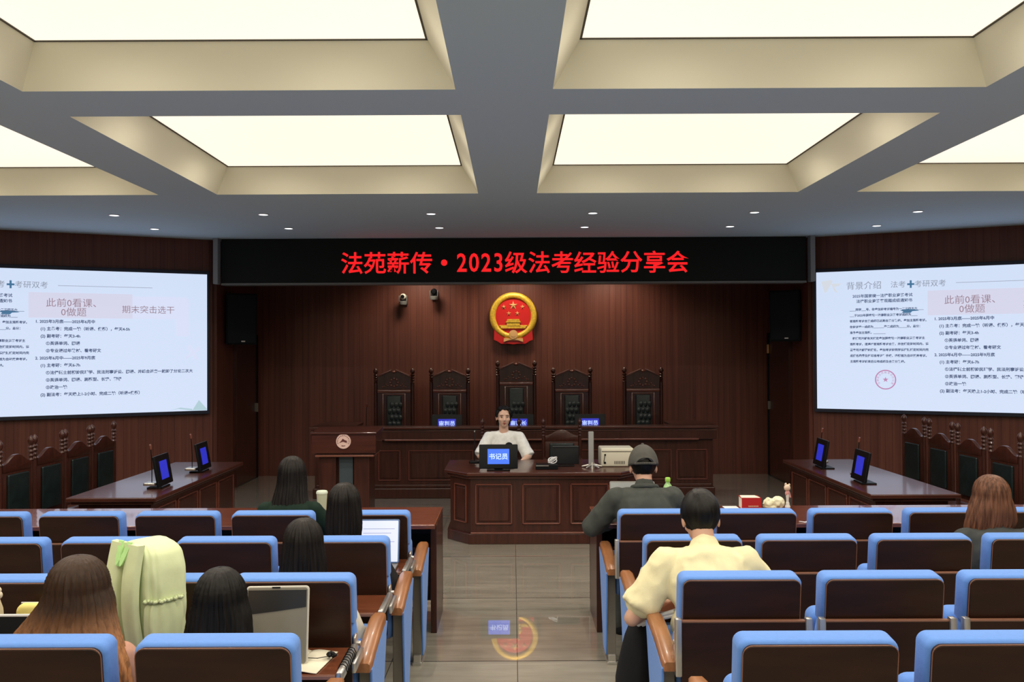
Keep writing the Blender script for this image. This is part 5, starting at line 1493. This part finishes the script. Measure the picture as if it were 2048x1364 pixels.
def screens():
    # upright tablet computer in a clear-edged case on the open writing tablet of the aisle seat, second row
    x, y, z = SEATX[('L', 4, 0)]
    zt = floor_z(y + 0.2) + 0.637
    p = at(571, 1250, 3.40)
    t = thing('tablet_computer', 'grey glossy tablet computer standing upright beside the black-haired person', 'tablet computer', (p.x - 0.02, 3.36, zt), R(2))
    w, h = 0.235, 0.285
    M_ = Tm(0, 0, h / 2 + 0.003) @ Rx(R(-9))
    MB().slab(w, h, 0.010, 0.014, 0.003, M=M_).build('casing', mat('case_edge', (0.62, 0.60, 0.52), rough=0.3), t, True)
    MB().slab(w - 0.012, h - 0.012, 0.002, 0.010, 0.0005, M=M_ @ Tm(0.0, -0.0025, 0)).build('screen', mat('screen_glass_grey', (0.16, 0.145, 0.11), rough=0.25, emit=(0.30, 0.27, 0.20), emit_s=0.2), t, True)
    MB().prism([M_ @ Vector(q) for q in ((-0.108, -0.004, 0.128), (0.108, -0.004, 0.128), (0.108, -0.004, 0.066), (0.0, -0.004, 0.052), (-0.108, -0.004, 0.040))], (0, -0.0006, 0)).build('dark_band', mat('dark_band', (0.03, 0.03, 0.028), rough=0.3), t)
    MB().box(-0.02, 0.01, -0.006, -0.001, 0.001, 0.006, M=M_ @ Tm(0, 0, h / 2 - 0.009)).build('camera_strip', M_black, t)
    # support leg so that it stands
    MB().prism([(-0.08, 0.028, h * 0.6), (0.08, 0.028, h * 0.6), (0.08, 0.10, 0.0), (-0.08, 0.10, 0.0)], (0, 0.004, 0.002)).build('case_stand', M_blackm, t)
    # open exercise book beside it
    p = at(655, 1305, 3.42)
    b = thing('open_notebook', 'cream sheets of an open notebook on the writing tablet beside the upright screen', 'notebook', (-0.80, 3.40, zt + 0.001), R(-8))
    for s in (-1, 1):
        m = MB(); rr = []
        for q in range(9):
            u = q / 8; rr.append([(s * u * 0.105, -0.125, 0.002 + 0.010 * math.sin(u * PI) * (1 - u)), (s * u * 0.105, 0.11, 0.002 + 0.010 * math.sin(u * PI) * (1 - u))])
        bm_ = bmesh.new(); vs = [[bm_.verts.new(q_) for q_ in r_] for r_ in rr]
        for q in range(8): bm_.faces.new((vs[q][0], vs[q + 1][0], vs[q + 1][1], vs[q][1]))
        m.add(bm_); o = m.build('page', mat('page_cream%d' % s, (0.80, 0.76, 0.60), rough=0.8), b, True)
        so_ = o.modifiers.new('thickness', 'SOLIDIFY'); so_.thickness = 0.003
    # earphones with thin wire
    e = thing('earphones', 'small black earphones with a thin wire lying on the cream notebook', 'earphones', (-0.685, 3.40, zt + 0.012))
    m = MB(); random.seed(3)
    for q in range(7): m.ball((random.uniform(-0.018, 0.018), random.uniform(-0.03, 0.03), random.uniform(0.003, 0.014)), (0.008, 0.010, 0.007), u=10, v=8)
    m.build('earbuds', M_black, e, True)
    m = MB(); pts = [Vector((-0.01, 0, 0.006)), Vector((-0.05, -0.02, 0.0045)), Vector((-0.09, -0.015, 0.0045)), Vector((-0.115, 0.01, 0.006))]
    m.chain(pts, [0.0015] * 4, 6); m.build('wire', M_blackm, e, True)
    # wire wound round the bracket
    c = thing('headphone_cable', 'thin dark cable wound around the metal bracket of the open writing tablet', 'cable', (0, 0, 0))
    bx = SEATX[('L', 4, 0)][0] + 0.250; m = MB(); pts = []
    for q in range(64):
        a = q * 0.75; pts.append(Vector((bx + 0.018 * math.cos(a), 3.30 + 0.0032 * q, zt - 0.004 + 0.024 * math.sin(a))))
    m.chain(pts, [0.0018] * 64, 6); m.build('cable_coil', M_blackm, c, True)
    # bright laptop in the third row
    p = at(748, 1066, 4.96)
    zt = floor_z(5.49) + 0.637
    t = thing('laptop', 'laptop with a bright white page, open beside the dark bob in the third row', 'laptop', (p.x, 5.05, zt), 0)
    MB().box(-0.115, 0.115, -0.09, 0.07, 0.001, 0.012, 0.003).build('keyboard_base', M_column, t)
    M_ = Tm(0, 0.07, 0.012) @ Rx(R(-12)) 
    hh = 0.245
    MB().slab(0.235, hh, 0.008, 0.010, 0.002, M=M_ @ Tm(0, 0, hh / 2)).build('lid', mat('lid_blue_grey', (0.12, 0.22, 0.45), rough=0.35), t, True)
    sc_m = mat('page_white', (0.3, 0.3, 0.3), emit=(0.66, 0.72, 0.95), emit_s=0.95)
    MB().slab(0.220, hh - 0.016, 0.001, 0.004, 0.0003, M=M_ @ Tm(0, -0.0015, hh / 2)).build('screen', sc_m, t)
    m = MB()
    for q in range(6): m.box(-0.09, 0.09 - 0.02 * (q % 3), -0.0022, -0.0016, 0.19 - q * 0.024, 0.193 - q * 0.024, M=M_)
    m.build('screen_text', mat('page_text', (0.1, 0.1, 0.1), emit=(0.40, 0.42, 0.62), emit_s=0.8), t)
    # silver laptop of the man in the cap
    p = at(1264, 965, 6.2)
    t = thing('laptop', 'silver laptop before the person in the grey cap on the right bench', 'laptop', (p.x, 6.18, BZ), R(-3))
    M_lap = mat('laptop_silver', (0.25, 0.25, 0.235), rough=0.4, metal=0.3)
    MB().box(-0.155, 0.155, -0.21, 0.0, 0.001, 0.014, 0.004).build('keyboard_base', M_lap, t)
    MB().slab(0.31, 0.205, 0.007, 0.010, 0.002, M=Tm(0, 0, 0.012) @ Rx(R(-14)) @ Tm(0, 0, 0.1025)).build('lid', M_lap, t, True)
    MB().slab(0.295, 0.185, 0.001, 0.004, 0.0003, M=Tm(0, 0, 0.012) @ Rx(R(-14)) @ Tm(0, -0.0018, 0.1025)).build('screen', mat('laptop_screen', (0.25, 0.26, 0.25), rough=0.3, emit=(0.17, 0.18, 0.17), emit_s=0.6), t)
    m = MB()
    for q in range(5): m.box(-0.09 + q * 0.035, -0.075 + q * 0.035, -0.0025, -0.0019, 0.02, 0.045 + 0.008 * (q % 2), M=Tm(0, 0, 0.012) @ Rx(R(-14)))
    m.build('screen_icons', mat('icon_light', (0.5, 0.5, 0.4), emit=(0.6, 0.62, 0.5), emit_s=0.7), t)
screens()

def bench_items():
    k = 6.2 / F
    # cup
    p = at(634, 988, 6.15)
    t = thing('paper_cup', 'pale green and white cup on the bench, right of the wavy-haired person', 'cup', (p.x, 6.32, BZ))
    MB().lathe([(0.026, 0), (0.030, 0.01), (0.037, 0.12), (0.038, 0.125), (0.034, 0.122)], n=24).build('cup_body', mat('cup_pale', (0.62, 0.74, 0.55), rough=0.5), t, True)
    MB().lathe([(0.040, 0.122), (0.040, 0.134), (0.034, 0.142), (0.0, 0.142)], n=24).build('lid', mat('cup_lid', (0.70, 0.80, 0.66), rough=0.4), t, True)
    # bottle
    p = at(1335, 975, 6.25)
    t = thing('drink_bottle', 'clear green drink bottle with lime cap, right of the person in the cap', 'bottle', (p.x, 6.25, BZ)); t.scale = (1.14, 1.14, 1.14)
    MB().lathe([(0.030, 0), (0.032, 0.01), (0.031, 0.07), (0.033, 0.09), (0.032, 0.13), (0.024, 0.155), (0.013, 0.172), (0.013, 0.182)], n=24).build('bottle_body', mat('green_plastic', (0.35, 0.62, 0.25), rough=0.15, coat=0.5), t, True)
    MB().lathe([(0.0315, 0.105), (0.0335, 0.11), (0.0335, 0.135), (0.031, 0.14)], n=24).build('bottle_label', mat('bottle_label', (0.60, 0.66, 0.40), rough=0.5), t, True)
    MB().lathe([(0.015, 0.18), (0.016, 0.182), (0.016, 0.2), (0.013, 0.205)], n=20).build('bottle_cap', mat('lime_cap', (0.38, 0.75, 0.12), rough=0.4), t, True)
    # red box (thick book)
    p = at(1531, 1012, 5.95)
    t = thing('red_book', 'thick red book lying on the right bench, left of the cream bag', 'book', (p.x, 6.36, BZ), R(-2))
    w, h, d_ = 0.135, 0.080, 0.115
    c = MB(); c.box(-w / 2, w / 2, -d_ / 2, d_ / 2, 0, 0.004, 0.001); c.box(-w / 2, w / 2, -d_ / 2, d_ / 2, h - 0.004, h, 0.001); c.box(-w / 2, w / 2, -d_ / 2, -d_ / 2 + 0.004, 0, h, 0.001)
    c.build('cover', mat('book_red', (0.50, 0.02, 0.02), rough=0.4), t)
    MB().box(-w / 2 + 0.003, w / 2 - 0.003, -d_ / 2 + 0.004, d_ / 2 - 0.003, 0.004, h - 0.004).build('pages', mat('book_pages', (0.75, 0.68, 0.58), rough=0.8), t)
    m = MB(); m.prism([(-w / 2, -d_ / 2 + 0.01, h), (w / 2 - 0.005, -d_ / 2 + 0.01, h), (w / 2 - 0.02, d_ / 2, h), (-w / 2 + 0.01, d_ / 2, h)], (0, 0, 0.0015)); m.build('loose_sheet', mat('sheet_cream', (0.82, 0.72, 0.58), rough=0.8), t)
    m = MB()
    for q in range(6): m.box(-0.022 + q * 0.012, -0.013 + q * 0.012, -d_ / 2 - 0.001, -d_ / 2, 0.018, 0.027)
    m.build('spine_title', mat('title_gold', (0.7, 0.45, 0.3), rough=0.5), t)
    # cream plastic bag
    p = at(1575, 1012, 5.9)
    t = thing('food_bag', 'crumpled cream plastic food bag on the right bench beside the red book', 'bag', (p.x + 0.03, 6.34, BZ))
    m = MB(); m.ball((-0.030, 0, 0.038), (0.035, 0.04, 0.036)); m.ball((0.028, -0.01, 0.042), (0.045, 0.045, 0.042)); m.ball((0.0, 0.0, 0.015), (0.07, 0.045, 0.015)); m.capsule((-0.07, -0.01, 0.035), (-0.04, 0, 0.02), 0.006, 0.010)
    remeshed(m, 'bag_body', mat('cream_plastic', (0.80, 0.78, 0.55), rough=0.35), t, 0.004, 2, 0.006, 0.03, 4)
    # small figurine
    p = at(1583, 985, 6.3)
    t = thing('figurine', 'slim cream and pink upright ornament behind the cream bag', 'ornament', (p.x, 6.405, BZ))
    mp_ = mat('ornament_cream', (0.75, 0.58, 0.45), rough=0.5); mk = mat('ornament_pink', (0.62, 0.30, 0.28), rough=0.5)
    m = MB(); m.lathe([(0.020, 0), (0.016, 0.01), (0.008, 0.03), (0.010, 0.06), (0.014, 0.09)], n=16); m.ball((0, 0, 0.02), (0.014, 0.012, 0.02)); m.build('base', mat('ornament_white', (0.75, 0.75, 0.72), rough=0.4), t, True)
    m = MB(); m.ball((0, 0, 0.095), (0.018, 0.014, 0.022)); m.capsule((0.012, 0, 0.10), (0.018, -0.005, 0.07), 0.006); m.build('figure_body', mk, t, True)
    m = MB(); m.ball((-0.002, 0, 0.135), (0.023, 0.019, 0.024)); m.ball((-0.012, 0, 0.158), (0.009, 0.006, 0.012)); m.ball((0.013, 0, 0.156), (0.008, 0.006, 0.009)); m.build('figure_head', mp_, t, True)
    # white charm
    p = at(1603, 1020, 5.84)
    t = thing('bag_charm', 'small white tassel hanging over the bench\'s near edge, right of the cream bag', 'charm', (p.x, 5.82, BZ))
    MB().chain([Vector((-0.02, 0.02, 0.004)), Vector((0, 0.0, 0.004)), Vector((0.012, -0.01, 0.002))], [0.002, 0.003, 0.005], 8).build('cord', M_white, t, True)
    MB().capsule((0.014, -0.014, 0.006), (0.02, -0.03, 0.005), 0.005, 0.007, 8).build('tassel', M_white, t, True)
    # loose sheet
    p = at(1492, 1012, 5.95)
    o = MB().box(-0.05, 0.05, -0.07, 0.07, 0, 0.002).build('paper_sheet', mat('paper_white', (0.75, 0.76, 0.75), rough=0.7)); o.location = (p.x, 6.36, BZ + 0.001)
    tag(o, 'white sheet of paper on the right bench, left of the red book', 'paper')
    # black backpack hanging at the yellow-shirted person's aisle armrest
    t = thing('shoulder_bag', 'black bag with a white strap hanging at the aisle side below the yellow-shirted person', 'bag', (0.585, 4.15, floor_z(4.15)))
    m = MB(); rings = []
    for j in range(13):
        u = j / 12; k = math.sin(PI * min(1, 0.12 + u * 0.88)) ** 0.5; z_ = 0.004 + 0.60 * u; ring = []
        for i in range(24):
            a = 2 * PI * i / 24; ring.append(((0.095) * k * math.cos(a) * (1 + 0.06 * math.sin(3 * a + j)) - 0.02 * math.sin(u * 3), 0.13 * k * math.sin(a) - 0.0, z_))
        rings.append(ring)
    m.loft(rings); m.build('bag_body', M_blackcloth, t, True, 180)
    for q in range(2):
        pts = [Vector((-0.02 + 0.02 * q, -0.06, 0.57)), Vector((0.05, -0.10, 0.615 - 0.01 * q)), Vector((0.13, -0.14, 0.655 - 0.02 * q)), Vector((0.24, -0.15, 0.67 - 0.03 * q))]
        MB().chain(pts, [0.009] * 4, 8).build('strap', M_white, t, True)
    # left edge of the photo: beige tote, white-edged notebook computer and a yellow purse on the third open tablet
    x, y, z = SEATX[('L', 4, 2)]; zt = floor_z(y + 0.2) + 0.637
    t = thing('tote_bag', 'beige cloth bag at the photo\'s left edge before the second-row seat', 'bag', (at(-8, 1200, 3.38).x - 0.03, 3.36, zt))
    m = MB(); rings = []
    for j in range(11):
        u = j / 10; k = (1 - 0.25 * u ** 2) * (1 + 0.04 * math.sin(j * 2)); ring = []
        for i in range(28):
            a = 2 * PI * i / 28; ring.append((0.068 * k * math.copysign(abs(math.cos(a)) ** 0.6, math.cos(a)) + 0.012 * math.sin(u * 4), 0.05 * k * math.sin(a) * (1 + 0.08 * math.sin(5 * a)), 0.30 * u))
        rings.append(ring)
    m.loft(rings); m.build('bag_body', cloth('beige_canvas', (0.62, 0.52, 0.34), vary=0.06), t, True, 180)
    m = MB(); m.ball((0.055, -0.02, 0.285), (0.022, 0.02, 0.016)); m.ball((0.07, -0.02, 0.268), (0.012, 0.012, 0.014)); m.build('bag_knot', cloth('beige_knot', (0.70, 0.62, 0.48)), t, True)
    p = at(20, 1224, 3.24)
    t = thing('tablet_computer', 'dark tablet computer with a white upper edge, at the photo\'s left edge', 'tablet computer', (-1.82, 3.285, zt))
    MB().slab(0.28, 0.20, 0.008, 0.012, 0.002, M=Rx(R(-10)) @ Tm(0, 0, 0.1)).build('casing', M_black, t, True)
    MB().box(-0.14, 0.14, -0.002, 0.010, 0.197, 0.206, 0.002, M=Rx(R(-10))).build('white_edge', M_white, t)
    MB().prism([(-0.08, 0.022, 0.12), (0.08, 0.022, 0.12), (0.08, 0.08, 0.0), (-0.08, 0.08, 0.0)], (0, 0.004, 0.002)).build('case_stand', M_blackm, t)
    t = thing('yellow_pouch', 'small rounded yellow pouch behind the white-edged screen at the left edge', 'pouch', (at(48, 1215, 3.42).x, 3.47, zt))
    zz = at(48, 1207, 3.47).z - zt
    MB().slab(0.12, zz, 0.05, 0.035, 0.02, M=Tm(0, 0, zz / 2)).build('pouch_body', cloth('yellow_soft', (0.85, 0.74, 0.25), vary=0.04), t, True)
    MB().box(-0.045, 0.045, 0.022, 0.028, zz - 0.002, zz + 0.001).build('pouch_zip', M_white, t)
bench_items()

bpy.data.objects.remove(_fo)
